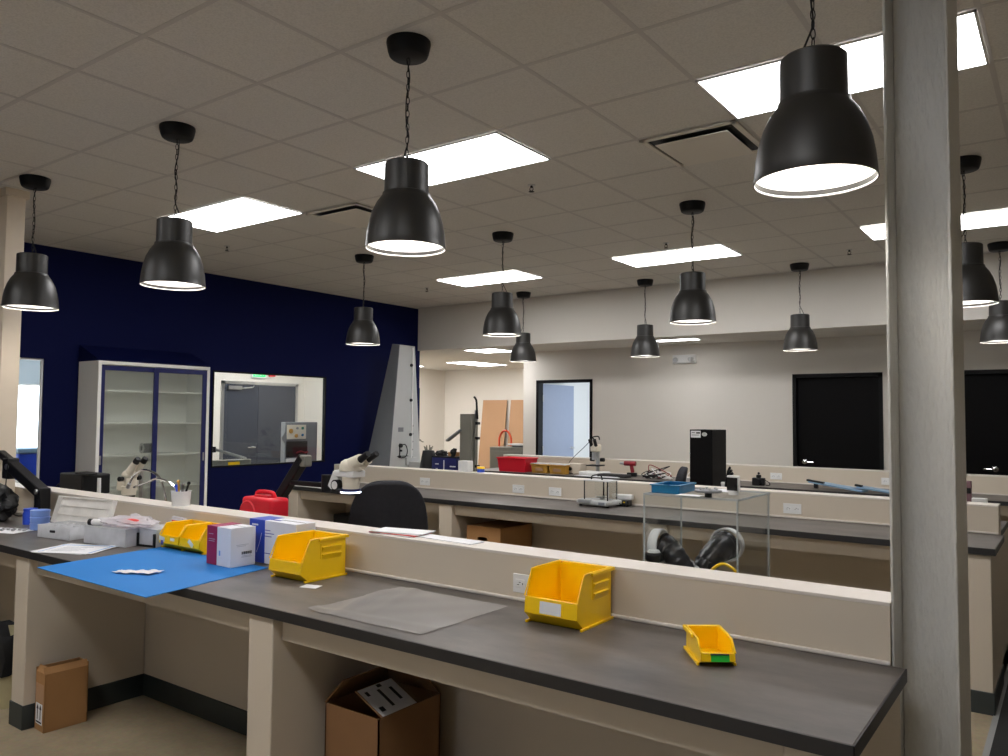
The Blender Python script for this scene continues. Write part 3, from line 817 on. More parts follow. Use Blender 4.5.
# ------------------------------------------------------------------ clear organiser boxes, bag, vial, jars, papers
t = thing('organizer_box', 'open frosted compartment box with its lid standing upright', 'box', (-4.97, 2.27, CT), math.radians(8), 'clear storage boxes on the nearest bench')
b_ = MB(); W, Dd, H = .31, .2, .075
b_.box((-W/2, 0, 0), (W/2, Dd, .003)); b_.box((-W/2, 0, 0), (W/2, .003, H)); b_.box((-W/2, Dd-.003, 0), (W/2, Dd, H)); b_.box((-W/2, 0, 0), (-W/2+.003, Dd, H)); b_.box((W/2-.003, 0, 0), (W/2, Dd, H))
for k in range(1, 5): b_.box((-W/2+k*W/5, 0, 0), (-W/2+k*W/5+.002, Dd, H-.008))
b_.box((-W/2, Dd/2, 0), (W/2, Dd/2+.002, H-.008))
b_.build('tray', M['clearbox'], t, smooth=False)
b_ = MB()
for k in range(5):
    for q in range(2):
        for r in range(3):
            b_.sphere((-W/2+(k+.3+.2*r)*W/5, Dd*(.25+.5*q)+.02*(r-1), .02), .014, 8, 6, (1.2, .8, .9))
b_.build('small_parts', M['inkgrey'], t); t.children[-1]['kind'] = 'stuff'
l = MB(); mt = T(-.02, Dd+.01, .05) @ Matrix.Rotation(-.3, 4, 'X')
l.box((-.3, 0, 0), (.24, .004, .17), mt); l.box((-.3, -.03, .0), (.24, .004, .004), mt); l.box((-.3, -.03, .166), (.24, .004, .17), mt); l.box((-.3, -.03, 0), (-.296, .004, .17), mt); l.box((.236, -.03, 0), (.24, .004, .17), mt)
for k in (.055, .11): l.box((-.29, -.012, k), (.23, .0, k+.006), mt)
l.build('lid', M['frost'], t, smooth=False)
MB().box((-.03, -.006, .035), (.02, -.0, .05)).build('latch', M['black'], t, bevel=.003)
t = thing('organizer_box', 'clear hinged box full of small parts behind the printed papers', 'box', (-4.51, 2.34, CT), math.radians(9), 'clear storage boxes on the nearest bench')
b_ = MB(); W, Dd, H = .36, .22, .1
b_.box((-W/2, 0, 0), (W/2, Dd, .003)); b_.box((-W/2, 0, 0), (W/2, .003, H)); b_.box((-W/2, Dd-.003, 0), (W/2, Dd, H)); b_.box((-W/2, 0, 0), (-W/2+.003, Dd, H)); b_.box((W/2-.003, 0, 0), (W/2, Dd, H)); b_.box((-W/2-.004, -.004, H-.006), (W/2+.004, Dd+.004, H))
b_.build('tray', M['clearbox'], t, smooth=False)
b_ = MB()
for k in range(16): b_.sphere((random.uniform(-.15, .15), random.uniform(.04, .18), .03), random.uniform(.012, .026), 8, 6, (1, 1.3, .8))
b_.build('small_parts', M['lightgrey'], t); t.children[-1]['kind'] = 'stuff'
MB().box((-.05, .005, .02), (.0, .02, .07)).build('dark_part', M['darkgrey'], t, bevel=.003)
t = thing('organizer_box', 'clear box with black side latches at the corner of the blue mat', 'box', (-4.275, 2.46, CT), math.radians(9), 'clear storage boxes on the nearest bench')
b_ = MB(); W, Dd, H = .16, .2, .1
b_.box((-W/2, 0, 0), (W/2, Dd, .003)); b_.box((-W/2, 0, 0), (W/2, .003, H)); b_.box((-W/2, Dd-.003, 0), (W/2, Dd, H)); b_.box((-W/2, 0, 0), (-W/2+.003, Dd, H)); b_.box((W/2-.003, 0, 0), (W/2, Dd, H)); b_.box((-W/2-.004, -.004, H-.004), (W/2+.004, Dd+.004, H))
b_.build('tray', M['clearbox'], t, smooth=False)
for s in (-1, 1):
    MB().box((s*.068-.008, -.01, .0), (s*.068+.008, -.0, .075)).build('latch', M['black'], t, bevel=.002)
MB().box((-.06, -.008, .0), (.06, -.002, .012)).build('latch_bar', M['black'], t, bevel=.002)
# crumpled poly bags
def crumple(name, label, loc, rz, sx, sy, sz, mat, seed, group=None):
    rnd = random.Random(seed)
    bm = bmesh.new(); bmesh.ops.create_icosphere(bm, subdivisions=4, radius=1)
    ph = [rnd.uniform(0, 6) for _ in range(8)]
    for v in bm.verts:
        p = v.co.copy()
        n_ = math.sin(p.x*7+ph[0])*math.sin(p.y*6+ph[1])+.7*math.sin(p.z*9+p.x*5+ph[2])+.5*math.sin(p.y*15+ph[3])*math.sin(p.x*13+ph[4])
        p *= 1+.13*n_
        v.co = Vector((p.x*sx, p.y*sy, max(-.8, p.z)*sz + sz*.8))
    me = bpy.data.meshes.new(name); bm.to_mesh(me); bm.free(); me.materials.append(mat); me.shade_smooth(); me.set_sharp_from_angle(angle=math.radians(25))
    o = bpy.data.objects.new(name, me); COL.objects.link(o); o.location = loc; o.rotation_euler = (0, 0, rz)
    return tag(o, label, 'bag', group)
o = crumple('plastic_bag', 'crumpled clear plastic bag heaped behind the small yellow bins', (-4.45, 2.45, CT+.103), .2, .2, .1, .028, M['bagclear'], 3, 'crumpled clear bags')
p = MB(); p.sphere((.06, -.03, .03), .05, 12, 8, (1.4, .6, .35)); p.build('red_contents', M['inkred'], o)
crumple('plastic_bag', 'crumpled clear bag tucked between the upright lid and the bench wall', (-4.6, 2.6, CT), .1, .16, .075, .075, M['bagclear'], 9, 'crumpled clear bags')
t = thing('specimen_vial', 'white vial with black end caps lying across the clear boxes', 'vial', (-4.6, 2.36, CT+.119), math.radians(20))
MB().cyl((-.05, 0, 0), (.05, 0, 0), .018).build('vial_body', M['white'], t)
MB().cyl((-.075, 0, 0), (-.05, 0, 0), .019).build('cap', M['black'], t); MB().cyl((.05, 0, 0), (.07, 0, 0), .012).build('cap', M['black'], t)
# stacked blue round containers
for i in range(3):
    t = thing('round_container', ['lowest of three stacked pale blue round containers beside the frosted lid', 'middle one of three stacked pale blue round containers', 'topmost of three stacked pale blue round containers'][i], 'container', (-5.43, 2.395, CT+i*.042), 0, 'stacked pale blue round containers')
    MB().lathe([(.001, 0), (.052, 0), (.056, .006), (.056, .032), (.001, .032)], seg=28).build('cup', M['jar'], t)
    MB().lathe([(.001, .032), (.058, .032), (.058, .04), (.054, .042), (.001, .042)], seg=28).build('lid', M['jar'], t)
t = thing('jar', 'deep blue jar behind the pale blue stacked containers', 'jar', (-5.74, 2.47, CT))
MB().lathe([(.001, 0), (.045, 0), (.047, .07), (.04, .09), (.001, .09)], seg=24).build('jar_body', M['blue'], t); MB().lathe([(.001, .09), (.043, .09), (.043, .105), (.001, .105)], seg=24).build('lid', M['blue'], t)
# papers
t = thing('printed_papers', 'white printed sheets with blue borders beside the blue mat', 'papers', (-4.5, 2.175, CT), math.radians(25))
for k in range(3):
    mt = T(.012*k, -.006*k, .0012+k*.0015) @ RZ(.09*(k-1))
    MB().box((-.17, -.14, -.0005), (.17, .14, .0005), mt).build('sheet', M['paper'], t, smooth=False)
mt = T(.024, -.012, .0049) @ RZ(.09)
b_ = MB(); b_.box((-.16, .1, 0), (.165, .112, .0006), mt); b_.box((.14, -.12, 0), (.15, .1, .0006), mt); b_.box((-.15, -.115, 0), (-.144, .1, .0006), mt)
b_.build('blue_border', M['paperblue'], t, smooth=False)
b_ = MB()
for k in range(6): b_.box((-.1, -.08+k*.026, 0), (.02+.02*(k % 3), -.076+k*.026, .0006), mt)
b_.build('print_lines', M['inkgrey'], t, smooth=False)
t = thing('small_parts_sheet', 'white sheet with small metal parts at the left edge of the nearest bench', 'papers', (-5.5, 2.26, CT), math.radians(20))
MB().box((-.18, -.1, 0), (.12, .08, .002)).build('sheet', M['paper'], t, smooth=False)
b_ = MB()
for k in range(9): b_.cbox((-.1+.025*k, .03*math.sin(k*2.1), .008), (.016, .012, .012), RZ(.2))
b_.build('metal_parts', M['steel'], t)

# clear poly sheet on worktop
bm = bmesh.new(); bmesh.ops.create_grid(bm, x_segments=36, y_segments=30, size=.5)
for v in bm.verts:
    x, y = v.co.x, v.co.y
    e = max(abs(x), abs(y))*2
    fold = .007*max(0, math.sin(x*26+y*9))*max(0, -.1-x)*2.2 + .006*max(0, math.sin(y*30-x*4))*max(0, -.25-y)*3
    v.co.z = .0015 + fold + (.0015*random.random() if e > .97 else 0) + .0008*math.sin(x*17)*math.sin(y*13)
    v.co.x = x*.58; v.co.y = y*.52
me = bpy.data.meshes.new('plastic_sheet'); bm.to_mesh(me); bm.free(); me.materials.append(M['film']); me.shade_smooth()
o = bpy.data.objects.new('plastic_sheet', me); COL.objects.link(o); o.location = (-2.125, 2.312, CT+.0015)
tag(o, 'flat clear plastic bag lying on the worktop between two large yellow bins', 'sheet')
o = MB().box((-.04, -.03, 0), (.04, .03, .0015)).build('white_card', M['paper'], smooth=False, loc=(-2.735, 2.34, CT))
o.rotation_euler = (0, 0, math.radians(18)); tag(o, 'small white card lying in front of the large empty yellow bin', 'card')

# ------------------------------------------------------------------ boxes under the nearest bench
t = thing('carton', 'tall narrow cardboard box with two arrows, standing by the left bench leg', 'box', (-4.585, 2.055, 0), math.radians(-3), 'cardboard boxes under the benches')
w, d, h = .06, .225, .31
b_ = MB(); th = .005
b_.box((-w, 0, 0), (w, th, h)); b_.box((-w, d-th, 0), (w, d, h+.02)); b_.box((-w, 0, 0), (-w+th, d, h+.02)); b_.box((w-th, 0, 0), (w, d, h)); b_.box((-w, 0, 0), (w, d, th))
b_.build('carton_body', M['card'], t, smooth=False)
b_ = MB(); b_._add([(w, 0, h), (w, d, h), (w*.55, d, h+.03), (w*.55, 0, h+.03), (w-.003, 0, h), (w-.003, d, h), (w*.55-.003, d, h+.028), (w*.55-.003, 0, h+.028)], [[0,1,2,3],[4,7,6,5],[0,4,5,1],[2,6,7,3],[0,3,7,4],[1,5,6,2]])
b_._add([(-w, 0, h), (w, 0, h), (w*.55, .025, h+.03), (-w, .02, h+.03), (-w, .003, h), (w, .003, h), (w*.55, .028, h+.028), (-w, .023, h+.028)], [[0,1,2,3],[4,7,6,5],[0,4,5,1],[2,6,7,3],[0,3,7,4],[1,5,6,2]])
b_.build('bent_flap', M['card'], t, smooth=False)
MB().box((-w+.006, -.001, .15), (w-.012, 0, .25)).build('paper_tape', M['cardlight'], t, smooth=False)
MB().box((-.046, -.0012, .035), (.036, 0, .145)).build('white_label', M['paper'], t, smooth=False)
b_ = MB()
for x in (-.022, .014):
    b_.box((x-.004, -.002, .06), (x+.004, -.0012, .118)); b_.prism([(x-.013, .115), (x+.013, .115), (x, .14)], 1, -.002, -.0012)
b_.box((-.04, -.002, .042), (.03, -.0012, .05))
b_.build('arrow_mark', M['ink'], t, smooth=False)

t = thing('carton', 'open brown carton under the nearest bench with a white label on its flap', 'box', (-2.17, 2.2, 0), 0, 'cardboard boxes under the benches')
w, d, h = .3, .36, .52; th = .006
b_ = MB(); b_.box((-w, 0, 0), (0, th, h)); b_.box((-w, d-th, 0), (0, d, h)); b_.box((-w, 0, 0), (-w+th, d, h)); b_.box((-th, 0, 0), (0, d, h)); b_.box((-w, 0, 0), (0, d, th))
b_.build('carton_body', M['carddark'], t, smooth=False)
def flap(pts, th=.005):
    n_ = (Vector(pts[1])-Vector(pts[0])).cross(Vector(pts[3])-Vector(pts[0])).normalized()*th
    q = [tuple(Vector(p)-n_) for p in pts]
    return MB()._add(list(pts)+q, [[0,1,2,3],[4,7,6,5],[0,4,5,1],[1,5,6,2],[2,6,7,3],[3,7,4,0]])
f1p = [(0, .02, h), (0, .22, h), (-.15, .22, h+.065), (-.15, .02, h+.065)]
fl = flap(f1p).build('top_flap', M['carddark'], t, smooth=False)
n_ = Vector((.065, 0, .15)).normalized()*.0016
def fp(a, b2): return Vector((-.15*a, .02+.2*b2, h+.065*a))+n_
MB()._add([fp(.02, .02), fp(.02, .98), fp(.98, .98), fp(.98, .02)], [[0,1,2,3]]).build('shipping_label', M['paper'], t, smooth=False)
b_ = MB()
for (a0, a1, c0, c1) in ((.2, .8, .42, .5), (.3, .75, .72, .8), (.15, .3, .1, .22), (.7, .85, .12, .2), (.85, .95, .5, .62)):
    v = [fp(a0, c0), fp(a0, c1), fp(a1, c1), fp(a1, c0)]; b_._add([x+n_*.6 for x in v], [[0,1,2,3]])
b_.build('label_print', M['ink'], t, smooth=False)
flap([(-w, 0, h), (-w, d, h), (-w+.07, d, h+.085), (-w+.07, .03, h+.085)]).build('top_flap', M['carddark'], t, smooth=False)
flap([(-w+.01, d, h), (-.01, d, h), (-.03, d-.09, h+.1), (-w+.03, d-.09, h+.1)]).build('top_flap', M['carddark'], t, smooth=False)
t = thing('carton', 'low brown cardboard piece beside the open carton under the bench', 'box', (-2.02, 2.44, 0), .2, 'cardboard boxes under the benches')
b_ = MB(); b_.box((-.13, -.09, 0), (.09, .09, .13)); b_.build('carton_body', M['carddark'], t, bevel=.004); MB().box((-.13, -.004, .13), (.09, .004, .1315)).build('tape', M['cardlight'], t, smooth=False)

# waste bin at far left
t = thing('waste_bin', 'beige waste bin with a black liner left of the bench leg', 'bin', (-5.21, 2.13, 0))
MB().lathe([(.001, 0), (.14, 0), (.165, .4), (.17, .405), (.165, .41), (.14, .02), (.001, .02)], seg=32).build('bin_body', M['cream'], t)
b_ = MB(); prof = [(.155, .3), (.165, .41), (.176, .43), (.184, .4), (.184, .3), (.178, .2)]
b_.lathe(prof, seg=28)
b_.v = [(x+.008*math.sin(z*60+y*50), y+.008*math.sin(x*70+z*30), z+.012*math.sin(x*40+y*33)) for x, y, z in b_.v]
b_.build('bin_liner', M['bagblack'], t)

# ------------------------------------------------------------------ left end of the nearest bench: boom arm and bag
t = thing('articulated_stand', 'heavy black articulated boom stand at the left end of the nearest bench', 'stand', (-5.78, 2.56, CT))
def bar(p0, p1, w_, h_):
    p0, p1 = Vector(p0), Vector(p1); d_ = p1-p0
    q = d_.to_track_quat('X', 'Z').to_matrix().to_4x4()
    return MB().box((0, -w_/2, -h_/2), (d_.length, w_/2, h_/2), T(*p0) @ q)
MB().box((-.09, -.08, 0), (.06, .08, .02)).build('base_plate', M['black'], t, bevel=.004)
MB().box((-.05, -.035, .02), (.045, .035, .235)).build('post', M['black'], t, bevel=.006)
bar((.03, 0, .19), (-.5, 0, .37), .075, .075).build('lower_arm', M['black'], t, bevel=.008)
MB().box((-.56, -.04, .27), (-.46, .04, .42)).build('elbow', M['black'], t, bevel=.01)
bar((-.5, 0, .39), (-.72, 0, .46), .05, .05).build('upper_arm', M['black'], t, bevel=.008)
MB().cyl((-.47, -.05, .36), (-.47, .05, .36), .02).build('pivot', M['steel'], t); MB().cyl((0, -.05, .21), (0, .05, .21), .018).build('pivot', M['steel'], t)
MB().tube(catmull([(-.46, -.05, .44), (-.42, -.055, .4), (-.43, -.06, .2), (-.36, -.06, .06), (-.2, -.05, .03), (-.02, -.045, .1), (.0, -.04, .18)]), .004, 6).build('cable', M['black'], t)
o = crumple('nylon_bag', 'black nylon bag slumped at the far left of the nearest bench', (-6.14, 2.38, CT), 0, .2, .15, .14, M['bagblack'], 21)
p = MB(); p.tube(catmull([(-.1, -.05, .2), (-.05, -.08, .28), (.05, -.08, .28), (.1, -.05, .2)]), .008, 6); p.build('strap', M['bagblack'], o)

# ------------------------------------------------------------------ back worktop of the nearest bench
BK = B1Y+.87
# black lamp-house box
t = thing('control_box', 'black box shaped instrument above the bench wall in front of the cabinet', 'instrument', (-6.31, 3.1, CT))
MB().box((-.19, -.1, .125), (.17, .12, .28)).build('housing', M['black'], t, bevel=.01)
b_ = MB(); b_.box((-.15, -.08, 0), (.13, .1, .125)); b_.build('pedestal', M['black'], t)
MB().tube(catmull([(-.19, -.02, .2), (-.25, -.05, .2), (-.3, -.08, .14), (-.31, -.1, .02)]), .006, 6).build('cable', M['black'], t)
MB().box((.06, -.1, .28), (.24, -.02, .292)).build('top_plate', M['black'], t, bevel=.002)
o = MB(); o.cyl((0, 0, 0), (0, 0, .26), .016, .013, 16)
o = o.build('white_rod', M['white'], loc=(-6.0, 3.06, CT)); tag(o, 'slim upright white rod between the black box and the microscope', 'rod')
# stereo microscope with gooseneck lights
def micro_head(t, mt, mat):
    """stereo head: body, two eyepieces; local frame, eyepieces lean to +x"""
    b_ = MB(); b_.sphere((0, 0, 0), .055, 20, 12, (1.15, .95, .75), mt); b_.cyl(mt @ Vector((0, 0, -.09)), mt @ Vector((0, 0, -.01)), .042, .048, 20)
    b_.build('head', mat, t)
    for s in (-1, 1):
        p0 = mt @ Vector((.03, s*.03, .02)); p1 = mt @ Vector((.1, s*.032, .085)); p2 = mt @ Vector((.128, s*.033, .112))
        MB().cyl(p0, p1, .03, .022, 18).build('eye_tube', mat, t)
        MB().cyl(p1, p2, .024, .021, 18).build('eyepiece', M['black'], t)
t = thing('stereo_microscope', 'cream stereo microscope in front of the glass cabinet', 'microscope', (-5.66, 3.12, CT), 0, 'microscopes')
MB().box((-.12, -.12, 0), (.12, .14, .02)).build('base', M['offwhite'], t, bevel=.006)
MB().cyl((-.02, .09, .02), (-.02, .09, .34), .014).build('post', M['steel'], t)
MB().box((-.11, -.05, .18), (.02, .05, .26)).build('focus_block', M['offwhite'], t, bevel=.008)
micro_head(t, T(.02, -.02, .30) @ RZ(.22) @ Matrix.Rotation(-.1, 4, 'Y'), M['offwhite'])
for s in (-1, 1):
    MB().cyl((.02-s*.01, -.02+s*.06, .275), (.02-s*.02, -.02+s*.09, .275), .018, .018, 14).build('knob', M['black'], t)
MB().cyl((.03, -.03, .155), (.03, -.03, .22), .05, .055, 20).build('lens_housing', M['offwhite'], t)
MB().cyl((.03, -.03, .14), (.03, -.03, .155), .044).build('objective', M['black'], t)
t = thing('gooseneck_light', 'silver twin gooseneck light arching beside the cream microscope', 'light', (-5.0, 2.98, CT))
MB().box((-.07, -.05, 0), (.07, .07, .09)).build('power_box', M['black'], t, bevel=.006)
for pts in ([(.03, 0, .09), (.05, -.01, .2), (.0, -.02, .315), (-.1, -.03, .36), (-.22, -.03, .36), (-.33, -.02, .32), (-.42, .0, .26)], [(-.02, .02, .09), (.19, -.01, .22), (.15, -.03, .29), (.0, -.04, .315), (-.13, -.03, .285), (-.28, -.02, .25), (-.36, 0, .235)]):
    MB().tube(catmull(pts, 8), .0075, 8).build('gooseneck', M['silver'], t)
MB().cyl((-.42, 0, .26), (-.46, .01, .23), .012, .016).build('light_head', M['steel'], t)
# pen cup on the bench wall
t = thing('pen_cup', 'white cup of pens standing on the cap of the nearest bench wall', 'cup', (-4.45, B1Y+.79, 1.105))
MB().lathe([(.001, 0), (.052, 0), (.058, .085), (.062, .09), (.058, .09), (.05, .006), (.001, .006)], seg=28).build('cup', M['white'], t)
for k, (dx, dy, mt_) in enumerate(((-.03, 0, 'blue'), (-.015, .02, 'steel'), (.02, 0, 'taupe'), (.04, .01, 'black'), (.0, -.01, 'tan'))):
    b_ = MB(); b_.cyl((dx*.4, dy*.4, .01), (dx*1.6, dy*1.5, .115+.008*k), .0065); b_.sphere((dx*1.6, dy*1.5, .115+.008*k), .011, 8, 6)
    o = b_.build('pen', M[mt_], loc=(-4.46, B1Y+.79, 1.105)); tag(o, ['pen with a blue clip at the left of the white cup', 'silver pen at the back of the white cup', 'grey pen leaning right in the white cup', 'black pen at the far right of the white cup', 'tan pen in the middle of the white cup'][k], 'pen', 'pens in the white cup')
# red case
t = thing('tool_case', 'bright red plastic case with a carry handle behind the bench wall', 'case', (-4.06, 3.1, CT))
w, d, h = .147, .07, .245
MB().box((-w, -d, 0), (w, d, h)).build('case_body', M['red'], t, bevel=.022, segs=4)
b_ = MB(); b_.box((-w-.002, -d-.003, h*.42), (w+.002, d+.003, h*.46)); b_.build('seam', M['red'], t, bevel=.002)
l = MB(); mt = T(-.08, -d-.001, h*.6) @ Matrix.Rotation(PI/2, 4, 'X'); l.lathe([(.001, .006), (.07, .006), (.078, 0), (.078, -.004)], seg=28, mt=mt); l.build('round_boss', M['red'], t)
MB().tube(catmull([(-.085, 0, h-.004), (-.08, 0, h+.02), (-.05, 0, h+.03), (.05, 0, h+.03), (.08, 0, h+.02), (.085, 0, h-.004)]), .013, 10).build('carry_handle', M['red'], t)
b_ = MB(); b_.box((-.075, -.03, h-.01), (.075, .03, h+.014)); b_.build('handle_rest', M['red'], t, bevel=.006)
# boom stereo microscope
t = thing('boom_microscope', 'cream stereo microscope on a black boom with a lit ring light, beside the chair', 'microscope', (-4.2, 3.28, CT), 0, 'microscopes')
MB().box((-.15, -.14, 0), (.15, .14, .03)).build('base_plate', M['black'], t, bevel=.006)
MB().cyl((-.05, 0, .03), (-.05, 0, .2), .02).build('post', M['blackmetal'], t)
bar((.0, 0, .16), (.285, 0, .49), .06, .062).build('sloped_arm', M['black'], t, bevel=.008)
MB().box((.262, -.03, .43), (.32, .03, .5)).build('arm_end', M['taupe'], t, bevel=.008)
bar((.19, -.02, .325), (.56, -.02, .328), .03, .028).build('boom', M['blackmetal'], t, bevel=.004)
b_ = MB(); b_.cyl((.51, -.02, .29), (.51, -.02, .39), .03); b_.cyl((.53, -.02, .34), (.53, -.02, .385), .014); b_.build('swivel_joint', M['blackmetal'], t)
l = MB(); l.prism([(.555, .33), (.58, .31), (.635, .31), (.645, .36), (.64, .43), (.6, .42)], 1, -.05, .02); l.build('bracket', M['white'], t, bevel=.005)
b_ = MB(); b_.cyl((.655, -.085, .34), (.655, -.05, .34), .032, .032, 24); b_.build('focus_knob', M['black'], t)
b_ = MB(); b_.cyl((.655, -.087, .34), (.655, -.084, .34), .024, .024, 24); b_.build('knob_face', M['white'], t)
b_ = MB(); b_.box((.62, -.065, .388), (.79, .035, .425)); b_.build('collar', M['white'], t, bevel=.006)
b_ = MB(); b_.cyl((.725, -.02, .318), (.725, -.02, .388), .048, .054, 24); b_.build('lens_housing', M['offwhite'], t)
b_ = MB(); b_.lathe([(.001, .425), (.064, .425), (.062, .455), (.052, .478), (.03, .492), (.001, .496)], (.715, -.02, 0), 24); b_.build('head', M['offwhite'], t)
b_ = MB(); b_.cyl((.73, -.02, .452), (.81, -.02, .482), .05, .047, 20); b_.build('prism_housing', M['offwhite'], t)
for s in (-1, 1):
    MB().cyl((.785, -.02+s*.03, .474), (.835, -.02+s*.033, .496), .033, .029, 18).build('eye_tube', M['offwhite'], t)
    MB().cyl((.83, -.02+s*.033, .493), (.9, -.02+s*.035, .532), .021, .018, 18).build('eyepiece', M['black'], t)
b_ = MB(); b_.lathe([(.03, .296), (.055, .296), (.06, .3), (.06, .318), (.03, .322)], (.725, -.02, 0), 28); b_.build('ring_light_housing', M['bluechest'], t)
b_ = MB(); b_.lathe([(.034, .2955), (.058, .2955), (.0605, .297), (.0605, .304)], (.725, -.02, 0), 28); b_.build('ring_light', M['ringled'], t)

# papers on the bench wall cap
t = thing('paper_stack', 'small stack of pink edged papers on the cap of the nearest bench wall', 'papers', (-2.62, B1Y+.795, 1.105), .1)
for k in range(4):
    MB().box((-.15, -.065, .0004), (.13, .068, .003), T(.006*k, .004*k, .0035*k) @ RZ(.08*(k-1.5))).build('sheet', [M['paper'], M['inkred'], M['paper'], M['paper']][k], t, smooth=False)
o = MB().box((-.17, -.045, 0), (.17, .045, .004)).build('flat_envelope', M['paper'], loc=(-2.32, B1Y+.8, 1.105), smooth=False); o.rotation_euler = (0, 0, -.06)
tag(o, 'flat white envelope right of the pink edged papers on the wall cap', 'envelope')

# ------------------------------------------------------------------ acrylic glove box
GX0, GX1, GY0, GY1, GZ = -1.466, -1.063, 3.02, 3.41, 1.345
t = thing('glove_box', 'clear acrylic glove box with black sleeves behind the nearest bench wall', 'glove box', (GX0, GY0, CT))
w, d, h = GX1-GX0, GY1-GY0, GZ-CT; q = .008
MB().box((0, 0, 0), (w, q, h)).build('front_panel', M['acrylic'], t, smooth=False)
MB().box((0, d-q, 0), (w, d, h)).build('back_panel', M['acrylic'], t, smooth=False)
MB().box((0, q, 0), (q, d-q, h)).build('side_panel', M['acrylic'], t, smooth=False)
MB().box((w-q, q, 0), (w, d-q, h)).build('side_panel', M['acrylic'], t, smooth=False)
MB().box((0, 0, h), (w, d, h+q)).build('top_panel', M['acrylic'], t, smooth=False)
MB().box((-.01, -.01, 0), (w+.01, d+.01, .006)).build('bottom_panel', M['acryledge'], t, smooth=False)
e = MB()
for x in (0, w-q):
    for y in (0, d-q): e.box((x-.001, y-.001, 0), (x+q*.6, y+q*.6, h))
for y in (0, d-q*.6): e.box((0, y-.001, h+.002), (w, y+q*.6, h+q+.001))
for x in (0, w-q*.6): e.box((x-.001, 0, h+.002), (x+q*.6, d, h+q+.001))
e.build('bonded_edges', M['acryledge'], t, smooth=False)
for k in range(2):
    rg = MB()
    if k == 0: mt = T(q, .13, .205) @ Matrix.Rotation(PI/2, 4, 'Y')
    else: mt = T(.216, d-q, .2) @ Matrix.Rotation(PI/2, 4, 'X')
    rg.lathe([(.066, -.02), (.072, -.02), (.074, .0), (.074, .02), (.068, .022), (.066, .02), (.066, -.02)], seg=36, mt=mt); rg.build('glove_port', M['white'], t)
    if k == 0: pts = [(.02, .13, .205), (.06, .125, .19), (.11, .12, .14), (.15, .12, .09), (.175, .12, .06)]
    else: pts = [(.216, d-.02, .2), (.205, d-.08, .185), (.18, d-.14, .145), (.165, d-.18, .105), (.16, d-.2, .08)]
    P_ = catmull(pts, 6); n_ = len(P_)
    rr = [.062*(1-.45*i/(n_-1))*(1+.05*math.sin(i*2.3+k)) for i in range(n_)]
    MB().tube(P_, rr, 18).build('sleeve', M['rubber'], t)
    hd = MB(); p0 = P_[-1]; dr = (P_[-1]-P_[-3]).normalized()
    hd.sphere(p0+dr*.03, .038, 14, 10, (1, .8, 1))
    sd = dr.cross(Vector((0, 0, 1))).normalized()
    for j in range(4):
        b0 = p0+dr*.05+sd*(j-1.5)*.017; L = (.05, .06, .056, .045)[j]
        hd.tube([b0, b0+dr*L*.5, b0+dr*L*.85+Vector((0, 0, -.012)), b0+dr*L+Vector((0, 0, -.024))], [.0105, .01, .009, .006], 8)
    b0 = p0+dr*.015+sd*.034
    hd.tube([b0, b0+sd*.02+dr*.02, b0+sd*.025+dr*.045], [.011, .01, .007], 8)
    hd.build('glove', M['rubber'], t)
tk = thing('clamp_knob', 'black knob with a white top inside the glove box', 'knob', (-1.438, 3.06, CT+.006))
MB().cyl((0, 0, 0), (0, 0, .15), .008).build('stem', M['steel'], tk); MB().lathe([(.001, .15), (.03, .15), (.036, .16), (.036, .178), (.03, .186), (.001, .187)], seg=24).build('knob', M['black'], tk); MB().lathe([(.001, .187), (.028, .187), (.022, .196), (.001, .198)], seg=24).build('knob_cap', M['white'], tk)
o = crumple('paper_towel', 'crumpled white towel inside the glove box beside the knob', (-1.36, 3.2, CT+.006), 0, .09, .06, .075, M['paper'], 33); o['category'] = 'towel'
o = MB(); o.tube(catmull([(-.09, 0, -.02), (-.082, .0, .06), (-.045, .0, .125), (.0, .0, .15), (.045, .0, .13), (.08, .0, .08), (.09, 0, -.02)], 8), .006, 8)
o = o.build('yellow_hose', M['yellow'], loc=(-1.135, 3.05, CT+.03)); tag(o, 'bright yellow hose loop inside the glove box', 'hose')
o = crumple('plastic_bag', 'clear crumpled bag inside the glove box at its right side', (-1.14, 3.28, CT+.006), 0, .06, .08, .05, M['bagclear'], 44, 'crumpled clear bags')
# on top of the glove box
TZ = GZ+.0095
t = thing('plastic_tray', 'teal blue shallow tray on top of the acrylic glove box', 'tray', (-1.39, 3.15, TZ), math.radians(3))
b_ = MB(); w, d, h = .058, .095, .036
for s in (-1, 1): b_.box((s*w-.003, -d, 0), (s*w+.003, d, h)); b_.box((-w, s*d-.003, 0), (w, s*d+.003, h))
b_.box((-w, -d, 0), (w, d, .004)); b_.build('tray_body', M['teal'], t, bevel=.002)
b_ = MB()
for s in (-1, 1): b_.box((s*w-.008, -d-.008, h-.005), (s*w+.008, d+.008, h)); b_.box((-w-.008, s*d-.008, h-.005), (w+.008, s*d+.008, h))
b_.build('rim', M['teal'], t, bevel=.002)
o = MB().box((-.07, -.06, 0), (.07, .06, .003)).build('folded_paper', M['paper'], loc=(-1.25, 3.32, TZ), smooth=False); o.rotation_euler = (0, 0, .2); tag(o, 'white folded paper behind the teal tray on the glove box', 'paper')
t = thing('round_stage', 'flat dark rimmed round stage with small posts on the glove box', 'stage', (-1.185, 3.02, TZ))
MB().cyl((0, 0, 0), (0, 0, .02), .014).build('stem', M['black'], t); MB().lathe([(.001, .02), (.05, .02), (.053, .023), (.053, .028), (.001, .029)], seg=32).build('disc', M['darkgrey'], t)
b_ = MB()
for k in range(6): b_.cyl((.035*math.cos(k*PI/3), .035*math.sin(k*PI/3), .028), (.035*math.cos(k*PI/3), .035*math.sin(k*PI/3), .038), .005)
b_.build('posts', M['lightgrey'], t)
